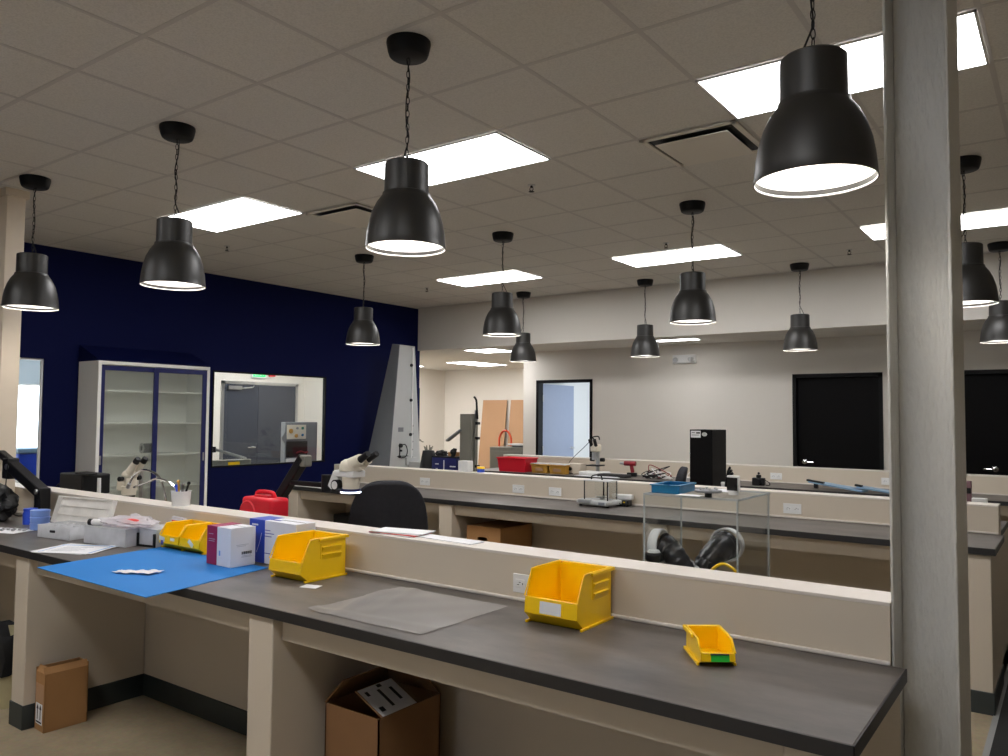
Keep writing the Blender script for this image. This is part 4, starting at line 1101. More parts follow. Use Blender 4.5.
t = thing('desk_clock', 'small white framed display with a black screen on the glove box', 'display', (-1.148, 3.2, TZ), math.radians(-6))
MB().box((-.026, -.008, .012), (.026, .012, .078)).build('case', M['white'], t, bevel=.004)
MB().box((-.024, -.0095, .016), (.022, -.008, .07)).build('screen', M['screen'], t, smooth=False)
MB().cyl((0, 0, 0), (0, 0, .014), .02).build('stand', M['white'], t)
o = MB().box((-.05, -.03, 0), (.05, .03, .002)).build('white_card', M['paper'], loc=(-1.27, 3.04, TZ), smooth=False); tag(o, 'white card in front of the round stage on the glove box', 'card')

# ------------------------------------------------------------------ office chairs
def chair(label, loc, rz, s=1.0):
    t = thing('office_chair', label, 'chair', loc, rz, 'charcoal office chairs')
    # backrest: rounded pad, curved
    bm = bmesh.new(); bmesh.ops.create_grid(bm, x_segments=24, y_segments=24, size=1)
    bmesh.ops.delete(bm, geom=[], context='VERTS') if False else None
    for v in bm.verts:
        x, y = v.co.x, v.co.y
        # square to superellipse
        m_ = max(abs(x), abs(y)); r_ = (abs(x)**3.2+abs(y)**3.2)**(1/3.2)
        k = m_/r_ if r_ > 1e-6 else 1
        xx, yy = x*k, y*k
        ww = .255*(1-.10*max(0, yy))
        v.co = Vector((xx*ww, -.24+.05*xx*xx-.05*yy, .93+yy*.31))
    me = bpy.data.meshes.new('backrest'); bm.to_mesh(me); bm.free(); me.materials.append(M['fabric']); me.shade_smooth()
    o = bpy.data.objects.new('backrest', me); COL.objects.link(o); o.parent = t
    md = o.modifiers.new('pad', 'SOLIDIFY'); md.thickness = .07; md.offset = 0
    md = o.modifiers.new('soft', 'BEVEL'); md.width = .025; md.segments = 4; md.limit_method = 'ANGLE'
    b_ = MB(); b_.box((-.24, -.25, .44), (.24, .25, .52)); b_.build('seat', M['fabric'], t, bevel=.04, segs=4)
    MB().tube(catmull([(0, -.1, .42), (0, -.3, .42), (0, -.31, .5), (0, -.25, .72)]), .022, 8).build('back_bracket', M['black'], t)
    MB().cyl((0, 0, .1), (0, 0, .44), .028).build('gas_column', M['blackmetal'], t)
    for k in range(5):
        a = 2*PI*k/5+.3
        l = MB(); l.tube([(0, 0, .11), (.15*math.cos(a), .15*math.sin(a), .1), (.29*math.cos(a), .29*math.sin(a), .075)], [.028, .022, .018], 8)
        lo_ = l.build('base_leg', M['black'], t)
        c_ = MB(); cx, cy = .29*math.cos(a), .29*math.sin(a); c_.cyl((cx-.02*math.sin(a), cy+.02*math.cos(a), .028), (cx+.02*math.sin(a), cy-.02*math.cos(a), .028), .028, .028, 14); c_.cyl((cx, cy, .03), (cx, cy, .08), .008); c_.build('caster', M['black'], lo_)
    for s in (-1, 1):
        MB().tube(catmull([(s*.24, .1, .46), (s*.3, .1, .5), (s*.31, .08, .66), (s*.3, -.02, .68)]), .016, 8).build('armrest', M['black'], t) if False else None
    return t
ch1 = chair('charcoal fabric office chair standing between the nearest and middle benches', (-3.83, 3.94, 0), math.radians(45))
c2 = dup(ch1, (-3.59, 7.71, 0), math.radians(113), 'office chair whose small dark back shows left of the black computer tower'); c2.scale = (1, 1, .93)

# ------------------------------------------------------------------ glass cabinet
t = thing('glass_cabinet', 'tall white cabinet with blue framed sliding glass doors against the navy wall', 'cabinet', (-8.355, 4.01, 0))
W, L, H = .405, 1.265, 2.2
b_ = MB(); q = .035
b_.box((0, 0, 0), (W, q, H)); b_.box((0, L-q, 0), (W, L, H)); b_.box((0, q, 0), (W, L-q, .08)); b_.box((0, q, H-q), (W, L-q, H)); b_.box((0, q, 0), (.012, L-q, H))
b_.build('carcass', M['cabwhite'], t, bevel=.003)
for z in (.5, .9, 1.24, 1.57, 1.9): MB().box((.012, q, z), (W-.06, L-q, z+.018)).build('shelf', M['cabwhite'], t, bevel=.001)
def gdoor(y0, y1, xf):
    fr = MB(); e = .05; z0, z1 = .09, H-q-.005
    fr.box((xf, y0, z0), (xf+.018, y0+e, z1)); fr.box((xf, y1-e, z0), (xf+.018, y1, z1)); fr.box((xf, y0+e, z0), (xf+.018, y1-e, z0+e)); fr.box((xf, y0+e, z1-e), (xf+.018, y1-e, z1))
    o = fr.build('sliding_door', M['bluechest'], t, bevel=.002)
    MB().box((xf+.007, y0+e, z0+e), (xf+.011, y1-e, z1-e)).build('glass_pane', M['cabglass'], o, smooth=False)
    return o
d1 = gdoor(q, L/2+.03, W-.045); d2 = gdoor(L/2-.03, L-q, W-.022)
MB().box((W-.026, q+.012, 1.17), (W-.02, q+.032, 1.26)).build('finger_pull', M['steel'], d1, bevel=.002)
MB().box((W-.004, L-q-.034, 1.17), (W+.002, L-q-.014, 1.26)).build('finger_pull', M['steel'], d2, bevel=.002)
b_ = MB(); b_.prism([(0, H), (W, H), (W, H+.012), (.01, H+.17), (0, H+.17)], 1, 0, L); b_.build('sloped_top', M['navy'], t, smooth=False)
t = thing('round_device', 'dark round device on a shelf inside the glass cabinet', 'device', (-8.14, 4.62, 1.236))
b_ = MB(); b_.cyl((0, -.02, .055), (0, .1, .055), .05, .05, 24); b_.build('body', M['black'], t); b_ = MB(); b_.lathe([(.03, 0), (.055, .004), (.03, .012)], seg=24, mt=T(0, -.02, .055) @ Matrix.Rotation(PI/2, 4, 'X')); b_.build('ring', M['steel'], t)

# ------------------------------------------------------------------ tall grey tester by the navy wall
t = thing('impact_tester', 'tall tapering grey test tower with control side beside the navy wall', 'machine', (-7.7, 8.0, 0))
def frus(x0b, x1b, y0b, y1b, x0t, x1t, y0t, y1t, zt0, zt1):
    m_ = MB(); m_._add([(x0b,y0b,0),(x1b,y0b,0),(x1b,y1b,0),(x0b,y1b,0),(x0t,y0t,zt1),(x1t,y0t,zt0),(x1t,y1t,zt0),(x0t,y1t,zt1)], [[0,3,2,1],[4,5,6,7],[0,1,5,4],[1,2,6,5],[2,3,7,6],[3,0,4,7]]); return m_
frus(-.65, 0, -.17, -.165, -.14, 0, .10, .105, 2.66, 2.68).build('side_cover', M['darkgrey'], t, smooth=False)
frus(-.65, 0, -.164, .66, -.14, 0, .106, .42, 2.66, 2.68).build('tower_body', M['lightgrey'], t, bevel=.004)
r = MB(); r.box((0, .365, 1.0), (.012, .385, 2.64)); r.build('guide_rail', M['white'], t, smooth=False)
b_ = MB()
for z in (2.39, 1.9, 1.42): b_.cyl((.0, .345, z), (.02, .345, z), .022, .022, 14)
for k in range(5): b_.cyl((.0, .39, 1.1+k*.11), (.01, .39, 1.1+k*.11), .012, .012, 10)
b_.build('stop_knob', M['black'], t)
MB().box((0, .1, 1.46), (.006, .2, 1.52)).build('name_plate', M['darkgrey'], t, smooth=False)
b_ = MB(); b_.cyl((0, .14, 1.27), (.03, .14, 1.27), .028); b_.cyl((0, .15, 1.2), (.025, .15, 1.2), .014); b_.cyl((0, .12, 1.12), (.03, .12, 1.12), .016); b_.box((0, .08, 1.12), (.012, .3, 1.128)); b_.box((0, .125, 1.1), (.012, .135, 1.3)); b_.build('valve_control', M['black'], t)
MB().tube(catmull([(.02, .15, 1.28), (.03, .22, 1.28), (.03, .26, 1.2), (.03, .23, 1.12), (.02, .14, 1.1)]), .007, 6).build('hose', M['black'], t)
MB().box((.0, .3, 0), (.42, .82, 1.045)).build('base_block', M['lightgrey'], t, bevel=.008)
MB().box((.002, .25, 1.0), (.03, .46, 1.1)).build('anvil', M['lightgrey'], t, bevel=.004)

# ------------------------------------------------------------------ things on the middle bench
t = thing('balance', 'laboratory balance with an open glass draft shield on the middle bench', 'balance', (-3.30, 5.93, CT), math.radians(-4))
b_ = MB(); b_.prism([(-.16, -.1), (.16, -.12), (.17, .12), (-.06, .14), (-.17, .02)], 2, .012, .055); b_.build('base', M['lightgrey'], t, bevel=.014, segs=3)
b_ = MB(); b_.box((-.12, -.13, .03), (.0, -.085, .058)); b_.build('control_panel', M['grey'], t, bevel=.006); MB().box((.08, -.1225, .02), (.14, -.12, .045)).build('display_window', M['darkgrey'], t, bevel=.002)
b_ = MB()
for x in (-.13, .14):
    for y in (-.07, .1): b_.cyl((x, y, 0), (x, y, .014), .014)
b_.build('foot', M['black'], t)
for k, (x, y) in enumerate(((-.1, -.06), (.13, -.06), (-.01, .1), (.12, .1))): MB().cyl((x, y, .05), (x, y, .215), .0055).build('shield_post', M['ink'], t)
b_ = MB(); b_.box((-.105, -.063, .06), (.135, -.06, .21)); b_.box((.13, -.06, .06), (.133, .1, .21)); b_.box((-.1, .1, .06), (.13, .103, .21)); b_.build('shield_glass', M['acrylic'], t, smooth=False)
MB().box((-.11, -.07, .212), (.14, .11, .22)).build('shield_top', M['clearbox'], t, bevel=.002)
b_ = MB(); b_.cyl((.02, .02, .055), (.02, .02, .075), .012); b_.lathe([(.001, .075), (.055, .075), (.057, .08), (.001, .081)], (.02, .02, 0), 28); b_.build('pan', M['steel'], t)
MB().box((.06, .04, .06), (.075, .055, .16)).build('lever', M['white'], t, bevel=.003)
MB().tube(catmull([(-.07, 0, .22), (-.06, 0, .25), (0, 0, .262), (.03, 0, .25), (.04, 0, .22)]), .006, 8).build('top_handle', M['black'], t)
t = thing('power_adapter', 'dark tangled adapter with yellow tape and a white box beside the balance', 'adapter', (-3.13, 6.07, CT), .1)
MB().box((-.06, -.05, 0), (.06, .04, .05)).build('adapter_body', M['black'], t, bevel=.006)
b_ = MB(); b_.box((-.04, -.052, .03), (.03, -.05, .04)); b_.build('yellow_tape', M['yellow'], t, smooth=False)
MB().box((-.07, .0, .05), (.07, .06, .095)).build('white_case', M['white'], t, bevel=.01)
b_ = MB()
for k in range(4): b_.tube(catmull([(-.05+.03*k, -.05, .05), (-.04+.03*k, -.08, .03), (-.02+.03*k, -.07, .012), (.02*k, -.055, .01)]), .005, 6)
b_.build('cable', M['black'], t)
# carton with handle hole under the middle bench, on a low crate so that it shows
t = thing('carton', 'cardboard carton with an oval handle hole under the middle bench', 'box', (-4.09, 5.6, .22), 0, 'cardboard boxes under the benches')
w, d, h = .37, .5, .465; th = .006
# front panel with a rounded handle hole
hx, hz, hw, hh = -w/2-.01, .355, .055, .02
b_ = MB()
ring = [(hx+hw*(math.cos(a)*1.0 if False else (1 if math.cos(a) > 0 else -1)*abs(math.cos(a))**.5), hz+hh*(1 if math.sin(a) > 0 else -1)*abs(math.sin(a))**.7) for a in [2*PI*k/24 for k in range(24)]]
def outer(p):
    dx, dz = p[0]-hx, p[1]-hz; best = 1e9
    for lim, dd in ((-w-hx, dx), (0-hx, dx), (0-hz, dz), (h-hz, dz)):
        if abs(dd) > 1e-9 and lim/dd > 0: best = min(best, lim/dd)
    return (hx+dx*best, hz+dz*best)
ou = [outer(p) for p in ring]
cs = []
pts = []
for k in range(24):
    pts.append((ring[k], ou[k]))
for k in range(24):
    a, b2 = pts[k], pts[(k+1) % 24]
    poly = [a[0], a[1]]
    for cxy in ((-w, 0), (0, 0), (0, h), (-w, h)):
        # add the corner when the two outer points sit on different edges next to it
        e1 = (abs(a[1][0]-cxy[0]) < 1e-6, abs(a[1][1]-cxy[1]) < 1e-6); e2 = (abs(b2[1][0]-cxy[0]) < 1e-6, abs(b2[1][1]-cxy[1]) < 1e-6)
        if (e1[0] and e2[1] and not e2[0]) or (e1[1] and e2[0] and not e1[0]): 
            if e1 != e2: poly.append(cxy)
    poly += [b2[1], b2[0]]
    vs = [(p[0], 0, p[1]) for p in poly]
    b_._add(vs, [list(range(len(vs)))])
b_.box((-w, d-th, 0), (0, d, h)); b_.box((-w, th, 0), (-w+th, d, h)); b_.box((-th, th, 0), (0, d, h)); b_.box((-w, th, 0), (0, d, th)); b_.box((-w, th, h-th), (0, d, h))
b_.build('carton_body', M['card'], t, smooth=False)
t = thing('carton', 'lower plain carton supporting the one with the handle hole', 'box', (-4.05, 5.62, 0), 0, 'cardboard boxes under the benches')
MB().box((-.42, 0, 0), (0, .5, .218)).build('carton_body', M['carddark'], t, bevel=.004); MB().box((-.24, -.001, .0), (-.18, .5, .2195)).build('tape', M['cardlight'], t, smooth=False)
t = thing('carton', 'dark box in shadow under the left end of the middle bench', 'box', (-6.2, 5.85, 0), 0, 'cardboard boxes under the benches')
MB().box((-.3, 0, 0), (.1, .3, .6)).build('carton_body', M['black'], t, bevel=.006); MB().box((-.3, -.002, .5), (.1, 0, .52)).build('band', M['darkgrey'], t, smooth=False)

# items on the cap and back worktop of the middle bench
CAP2 = (B2Y+.705+B2Y+.87)/2
o = MB().box((-.062, -.045, 0), (.062, .045, .11)).build('white_block', M['white'], bevel=.006, loc=(-5.0, CAP2, 1.105)); tag(o, 'plain white box on the middle bench wall in front of the grey post', 'box')
t = thing('tape_jar', 'small jar with yellow lid and blue label on the middle bench wall', 'jar', (-4.88, CAP2+.03, 1.105))
t.location = (-4.83, CAP2+.03, 1.105)
MB().cyl((0, 0, 0), (0, 0, .035), .038, .038, 24).build('jar_body', M['boxblue'], t); MB().cyl((0, 0, .035), (0, 0, .055), .04, .04, 24).build('lid', M['yellow'], t)
BK2 = 6.7
t = thing('bag_of_tools', 'dark bristly bag on the back of the middle bench beside the grey tower', 'bag', (-5.9, BK2, CT))
b_ = MB(); b_.lathe([(.001, 0), (.09, 0), (.1, .15), (.085, .3), (.06, .36), (.001, .37)], seg=20); b_.v = [(x*(1+.14*math.sin(z*50+x*60)), y*(1+.1*math.sin(z*37)), z) for x, y, z in b_.v]; b_.build('bag_body', M['bagblack'], t)
b_ = MB()
for k in range(7): b_.tube([(.02*math.cos(k), .02*math.sin(k), .33), (.05*math.cos(k), .05*math.sin(k), .4+.01*(k % 3))], .006, 6)
b_.build('tool_tips', M['taupe'], t)
t = thing('tool_chest', 'navy blue tool chest with white marks behind the middle bench wall', 'chest', (-5.575, BK2, CT))
MB().box((-.17, -.12, 0), (.17, .14, .3)).build('chest_body', M['bluechest'], t, bevel=.006); MB().box((-.172, -.122, .295), (.172, .142, .31)).build('lid', M['black'], t, bevel=.003)
b_ = MB(); b_.box((.0, -.1215, .14), (.012, -.12, .27)); b_.box((-.12, -.1215, .22), (-.07, -.12, .232)); b_.box((.09, -.1215, .2), (.17, -.12, .212)); b_.box((-.11, -.1215, .17), (-.08, -.12, .18)); b_.build('white_marks', M['white'], t, smooth=False)
o = crumple('tool_roll', 'black tool roll lying on the navy tool chest', (-5.71, BK2, CT+.31), 0, .075, .06, .032, M['bagblack'], 5); o['category'] = 'tool roll'
t = thing('carton', 'tiny tan carton on top of the navy tool chest', 'box', (-5.53, BK2, CT+.31)); MB().box((-.05, -.04, 0), (.05, .04, .045)).build('carton_body', M['card'], t, bevel=.002); MB().box((-.05, -.005, .045), (.05, .005, .0462)).build('tape', M['cardlight'], t, smooth=False)
t = thing('instrument_post', 'tall grey box column with arms standing behind the middle bench wall', 'instrument', (-5.315, BK2, CT))
MB().box((-.085, -.06, 0), (.07, .06, .775)).build('column', M['taupe'], t, bevel=.003)
b_ = MB(); b_.box((.085, -.02, .12), (.095, .0, .82)); b_.build('rail', M['steel'], t, smooth=False)
MB().tube(catmull([(.06, 0, .96), (.09, 0, .92), (.1, 0, .82), (.11, 0, .72)]), .011, 8).build('curved_tip', M['blackmetal'], t)
b_ = MB()
for z in (.66, .5, .2): b_.box((.1, -.03, z), (.14, .01, z+.03))
b_.build('clamp', M['black'], t, bevel=.003)
bar((-.25, -.07, .48), (-.06, -.07, .6), .06, .02).build('plate_arm', M['darkgrey'], t, bevel=.003)
b_ = MB(); b_.tube(catmull([(-.17, -.08, .1), (-.18, -.09, .25), (-.14, -.09, .34), (-.13, -.08, .4)]), .022, 8); b_.sphere((-.15, -.09, .36), .035, 12, 8); b_.build('black_joint', M['black'], t)
# computer tower
t = thing('computer_tower', 'tall black computer tower with white stickers behind the middle bench wall', 'computer', (-2.765, 6.62, CT))
w, d, h = .205, .34, .65
MB().box((0, .004, .012), (w, d, h)).build('case', M['blackmetal'], t, bevel=.004)
MB().box((0, 0, .012), (w, .004, h)).build('front_panel', M['doorblack'], t, bevel=.001)
b_ = MB(); b_.box((.01, -.0012, h-.07), (.1, 0, h-.01)); b_.build('white_sticker', M['paper'], t, smooth=False)
b_ = MB(); b_.box((.018, -.0022, h-.03), (.05, -.0012, h-.025)); b_.box((.06, -.0022, h-.035), (.095, -.0012, h-.022)); b_.box((.018, -.0022, h-.05), (.085, -.0012, h-.046)); b_.build('sticker_print', M['ink'], t, smooth=False)
l = MB(); l.lathe([(.001, .0012), (.022, .0012), (.022, 0)], seg=24, mt=T(.135, 0, h-.04) @ Matrix.Rotation(PI/2, 4, 'X') @ Matrix.Diagonal((1.1, .8, 1, 1))); l.build('oval_badge', M['lightgrey'], t)
b_ = MB()
for x in (.02, w-.02):
    for y in (.03, d-.03): b_.cyl((x, y, 0), (x, y, .014), .014)
b_.build('foot', M['black'], t)
b_ = MB(); b_.sphere((-.002, .002, .44), .006); b_.sphere((-.002, .002, .22), .006); b_.build('hinge_pin', M['steel'], t)
t = thing('cable_bundle', 'black cable plugs sticking out right of the computer tower', 'cables', (-2.5, 6.8, CT))
b_ = MB()
for k in range(6):
    a = -.6+k*.35
    b_.tube(catmull([(0, 0, 0), (.0, .0, .12), (.015, -.01, .17+.02*k), (.05*math.cos(a)+.02, -.02, .2+.025*k)]), .011, 8)
b_.build('plugs', M['black'], t)
t = thing('reagent_bottle', 'small clear bottle between the computer tower and the display', 'bottle', (-2.44, 6.55, CT)); MB().lathe([(.001, 0), (.03, 0), (.03, .14), (.014, .17), (.014, .19), (.001, .19)], seg=20).build('bottle_body', M['clearbox'], t); MB().cyl((0, 0, .19), (0, 0, .21), .016).build('cap', M['white'], t)
t = thing('bottle_holder', 'dusty pink upright holder beside the steel column, behind the middle bench wall', 'holder', (-.645, 6.68, CT))
MB().box((-.022, -.02, 0), (.022, .02, .31)).build('post', M['pinkmetal'], t, bevel=.004); MB().box((-.018, -.03, .22), (.02, -.02, .26)).build('clip', M['black'], t, bevel=.003); b_ = MB(); b_.box((.022, -.03, .15), (.12, .03, .19)); b_.build('white_tray', M['white'], t, bevel=.006)

# ------------------------------------------------------------------ things on the farthest bench
t = thing('storage_tub', 'red plastic tub on the far left end of the farthest bench', 'tub', (-6.23, 8.92, CT), 0)
def tub(t, w, d, h, mat, tap=.9):
    b_ = MB()
    o_ = [(-w*tap, -d*tap), (w*tap, -d*tap), (w*tap, d*tap), (-w*tap, d*tap)]; p_ = [(-w, -d), (w, -d), (w, d), (-w, d)]
    q_ = .006
    i_ = [(-w+q_, -d+q_), (w-q_, -d+q_), (w-q_, d-q_), (-w+q_, d-q_)]; j_ = [(x*tap, y*tap) for x, y in i_]
    vs = [(x, y, 0) for x, y in o_]+[(x, y, h) for x, y in p_]+[(x, y, h) for x, y in i_]+[(x, y, .006) for x, y in j_]
    fs = [[3,2,1,0]]+[[k, (k+1) % 4, 4+(k+1) % 4, 4+k] for k in range(4)]+[[4+k, 4+(k+1) % 4, 8+(k+1) % 4, 8+k] for k in range(4)]+[[8+k, 8+(k+1) % 4, 12+(k+1) % 4, 12+k] for k in range(4)]+[[12,13,14,15]]
    b_._add(vs, fs); b_.build('tub_body', mat, t, bevel=.004)
    r = MB(); r.tube([(-w-.004, -d-.004, h-.004), (w+.004, -d-.004, h-.004), (w+.004, d+.004, h-.004), (-w-.004, d+.004, h-.004)], .009, 6, closed=True); r.build('rim', mat, t)
tub(t, .235, .15, .185, M['red'])
for k, x in enumerate((-5.80, -5.52)):
    t = thing('parts_tray', ['amber tray touching the red tub on the farthest bench', 'amber tray next to the white microscope on the farthest bench'][k], 'tray', (x, 8.92, CT), 0, 'amber trays on the farthest bench')
    tub(t, .13, .11, .115, M['tan']); MB().box((-.06, -.112, .03), (.06, -.108, .07)).build('label', M['cardlight'], t, smooth=False)
    MB().box((-.134, -.115, .118), (.134, .115, .128)).build('lid', M['clearbox'], t, bevel=.003)
t = thing('stereo_microscope', 'small white microscope on the farthest bench behind the balance', 'microscope', (-5.04, 8.98, CT), 0, 'microscopes')
MB().box((-.18, -.12, 0), (.16, .12, .05)).build('base', M['white'], t, bevel=.01)
MB().cyl((.0, .06, .05), (.0, .06, .36), .025).build('post', M['lightgrey'], t)
MB().box((-.05, -.06, .3), (.05, .08, .4)).build('head', M['offwhite'], t, bevel=.02); 
for s in (-1, 1): MB().cyl((s*.03, -.04, .38), (s*.035, -.09, .46), .022).build('eyepiece', M['black'], t); MB().cyl((s*.05, .05, .2), (s*.1, .05, .2), .025).build('focus_knob', M['black'], t)
MB().cyl((0, -.02, .2), (0, -.02, .3), .035).build('objective', M['grey'], t)
MB().box((-.09, -.09, .12), (.09, .09, .135)).build('stage', M['black'], t, bevel=.002)
MB().tube(catmull([(-.02, 0, .46), (-.05, .02, .49), (.03, .02, .5), (.06, .0, .46)]), .008, 8).build('cable', M['black'], t)
t = thing('lab_box', 'small beige instrument left of the white microscope on the farthest bench', 'instrument', (-5.33, 9.0, CT)); MB().box((-.11, -.08, 0), (.1, .08, .14)).build('housing', M['bench'], t, bevel=.01); MB().cyl((-.05, -.08, .07), (-.05, -.095, .07), .025).build('dial', M['black'], t)
b_ = MB(); b_.tube(catmull([(-.1, 0, .1), (-.18, -.02, .12), (-.2, -.02, .04), (-.12, -.06, .02), (.0, -.1, .01)]), .006, 6); b_.tube(catmull([(-.2, .0, .02), (-.1, .02, .18), (.1, .03, .36), (.19, .02, .44)]), .004, 6); b_.build('cable', M['black'], t)
t = thing('power_drill', 'dark red cordless drill standing on the farthest bench', 'drill', (-4.62, 9.1, CT), math.radians(190))
b_ = MB(); b_.cyl((-.09, 0, .165), (.06, 0, .165), .03, .03, 16); b_.build('motor_body', M['darkred'], t); MB().cyl((.06, 0, .165), (.12, 0, .165), .024, .014).build('chuck', M['grey'], t)
bar((-.03, 0, .15), (-.05, 0, .05), .036, .045).build('grip', M['darkred'], t, bevel=.008); MB().box((-.1, -.035, 0), (.02, .035, .05)).build('battery', M['black'], t, bevel=.006)
t = thing('drill_case', 'flat black case lying beside the cordless drill', 'case', (-4.68, 8.85, CT)); MB().box((-.22, -.08, 0), (.18, .08, .04)).build('case_body', M['ink'], t, bevel=.008); MB().box((-.05, -.09, .012), (.05, -.08, .028)).build('latch', M['black'], t, bevel=.002)
# tangle of wires
rn = random.Random(12)
t = thing('wire_tangle', 'tangle of black, white and red wires on the farthest bench', 'wires', (-4.18, 8.95, CT))
for k, mn in enumerate(('black', 'black', 'white', 'black', 'white', 'darkred', 'white')):
    b_ = MB(); pts = [(rn.uniform(-.17, .2), rn.uniform(-.1, .1), max(.01, rn.uniform(-.01, .17)*(1-abs(j-3)/5))) for j in range(8)]
    b_.tube(catmull(pts, 6), .006, 6); b_.build('wire', M[mn], t)
t = thing('paper_sheets', 'white papers beside the microscope on the farthest bench', 'papers', (-4.9, 8.78, CT)); MB().box((-.3, -.06, 0), (.32, .05, .006)).build('sheet', M['paper'], t, smooth=False); MB().box((.05, -.05, .006), (.3, .06, .011)).build('sheet', M['paper'], t, smooth=False)
t = thing('test_leads', 'pale folded leads and tray right of the wire tangle', 'tray', (-3.75, 9.1, CT)); MB().box((-.15, -.05, 0), (.15, .05, .03)).build('tray_body', M['lightgrey'], t, bevel=.004); MB().tube(catmull([(-.1, 0, .03), (-.05, .02, .1), (.05, 0, .12), (.1, 0, .03)]), .005, 6).build('lead', M['white'], t)
t = thing('camera', 'small black camera on the farthest bench left of the outlet', 'camera', (-2.9, 8.9, CT)); MB().box((-.07, -.03, 0), (.07, .03, .085)).build('camera_body', M['black'], t, bevel=.01); MB().box((-.025, -.025, .085), (.025, .025, .12)).build('viewfinder', M['black'], t, bevel=.01); MB().cyl((0, -.03, .045), (0, -.09, .045), .035).build('lens', M['black'], t); MB().sphere((0, 0, .135), .014).build('hot_shoe_knob', M['black'], t); MB().tube(catmull([(.07, 0, .06), (.12, -.02, .04), (.13, -.03, .012), (.09, -.04, .01)]), .005, 6).build('strap', M['black'], t)
t = thing('pliers', 'red handled tool lying right of the computer tower on the farthest bench', 'tool', (-3.3, 8.9, CT)); t.location = (-3.28, 8.9, CT)
for s in (-1, 1): MB().tube(catmull([(-.08, 0, .015), (0, s*.01, .015), (.08, s*.03, .015), (.14, s*.028, .02)]), .01, 8).build('handle', M['darkred'], t)
MB().box((-.12, -.012, .006), (-.05, .012, .024)).build('jaw', M['steel'], t, bevel=.003)
for k, (x, L, w_) in enumerate(((-2.05, .56, .1), (-1.68, .34, .08))):
    t = thing('trimmer_board', ['long pale blue board with black end leaning on the farthest bench', 'shorter pale blue board with a black clip beside the steel column'][k], 'board', (x, 8.86, CT), math.radians(-6), 'pale blue boards on the farthest bench')
    mt = Matrix.Rotation(.12, 4, 'Y')
    MB().box((-L/2, -w_, .0), (L/2, w_, .016), T(0, 0, L/2*.12+.002) @ mt).build('board', M['paleblue'], t, bevel=.002)
    MB().box((-L/2-.02, -w_, .014), (-L/2+.16 if k == 0 else -L/2+.05, -w_+.05, .034), T(0, 0, L/2*.12+.002) @ mt).build('black_edge', M['black'], t, bevel=.003)
    MB().box((-L/2, w_-.03, .0), (-L/2+.04, w_, L*.11)).build('prop', M['black'], t)
o = MB().box((-.55, -.14, 0), (.55, .14, .006)).build('dark_pad', M['black'], loc=(-6.0, 8.92, CT-.0001+.0001), smooth=False)
bpy.data.objects.remove(o, do_unlink=True)

# alcove: cabinet, hand truck, boards
t = thing('floor_cabinet', 'grey floor cabinet in the far alcove behind the red tub', 'cabinet', (-7.5, 10.65, 0))
MB().box((-.33, -.24, .03), (.33, .24, 1.16)).build('cabinet_body', M['taupe'], t, bevel=.006); MB().box((-.3, -.252, .08), (.3, -.24, 1.1)).build('door', M['taupe'], t, bevel=.004); MB().box((.19, -.262, .55), (.21, -.25, .7)).build('handle', M['black'], t, bevel=.003)
t = thing('bench_plate', 'white plate with a dark pan on top of the alcove cabinet', 'plate', (-7.38, 10.65, 1.16))
MB().lathe([(.001, 0), (.13, 0), (.15, .03), (.14, .034), (.001, .03)], seg=28).build('pan', M['darkgrey'], t); MB().box((-.2, -.13, .034), (.17, .13, .056)).build('plate', M['white'], t, bevel=.004)
t = thing('hand_truck', 'orange-red hand truck with a looped handle standing in the far alcove', 'hand truck', (-8.1, 11.22, 0))
MB().tube(catmull([(-.13, 0, .12), (-.13, 0, 1.15), (-.12, 0, 1.3), (-.05, 0, 1.4), (.05, 0, 1.4), (.12, 0, 1.3), (.13, 0, 1.15), (.13, 0, .12)]), .018, 8).build('frame', M['orange'], t)
b_ = MB()
for z in (.3, .6, .95): b_.cyl((-.13, 0, z), (.13, 0, z), .012)
b_.build('crossbar', M['orange'], t); MB().box((-.18, -.25, .01), (.18, 0, .02)).build('toe_plate', M['steel'], t, bevel=.002)
for s in (-1, 1): MB().cyl((s*.17, .08, .1), (s*.22, .08, .1), .1, .1, 20).build('wheel', M['black'], t)
for k, (x, w_) in enumerate(((-10.1, .64), (-9.36, .64))):
    o = MB().box((-w_/2, -.006, 0), (w_/2, .006, 2.02), Matrix.Rotation(-.12, 4, 'X') @ Matrix.Rotation(0, 4, 'Y')).build('cardboard_sheet', M['cardlight'], smooth=False, loc=(x, 13.37, .002))
    tag(o, ['tall tan cardboard sheet leaning in the alcove, fully seen', 'tan cardboard sheet in the alcove partly hidden by the wall edge'][k], 'board', 'tan sheets leaning in the alcove')
t = thing('stool_back', 'dark slim object with a silver knob at the end of the navy wall', 'fixture', (-8.36, 9.24, 0))
bpy.data.objects.remove(t, do_unlink=True)
t = thing('access_door', 'dark narrow door edge with a silver lever at the end of the navy wall', 'door', (-8.44, 9.3, 0))
MB().box((-.045, 0, .02), (0, .06, 2.1)).build('leaf_edge', M['doorblack'], t, smooth=False); b_ = MB(); b_.cyl((.0, .03, 1.3), (.05, .03, 1.3), .025, .012); b_.tube([(.05, .03, 1.3), (.055, .05, 1.28), (.05, .1, 1.27)], .009); b_.build('lever_handle', M['silver'], t)

# floor mat on the right
t = MB().box((-.47, 2.9, 0), (1.0, 9.2, .006)); o = t.build('floor_mat', M['floormat'], smooth=False); tag(o, 'black floor mat along the right end of the benches', 'mat')
o.location = (.075, 0, 0)
e = MB().box((-.5, 2.9, 0), (-.47, 9.2, .005)).build('edge_strip', M['grey'], o, smooth=False)

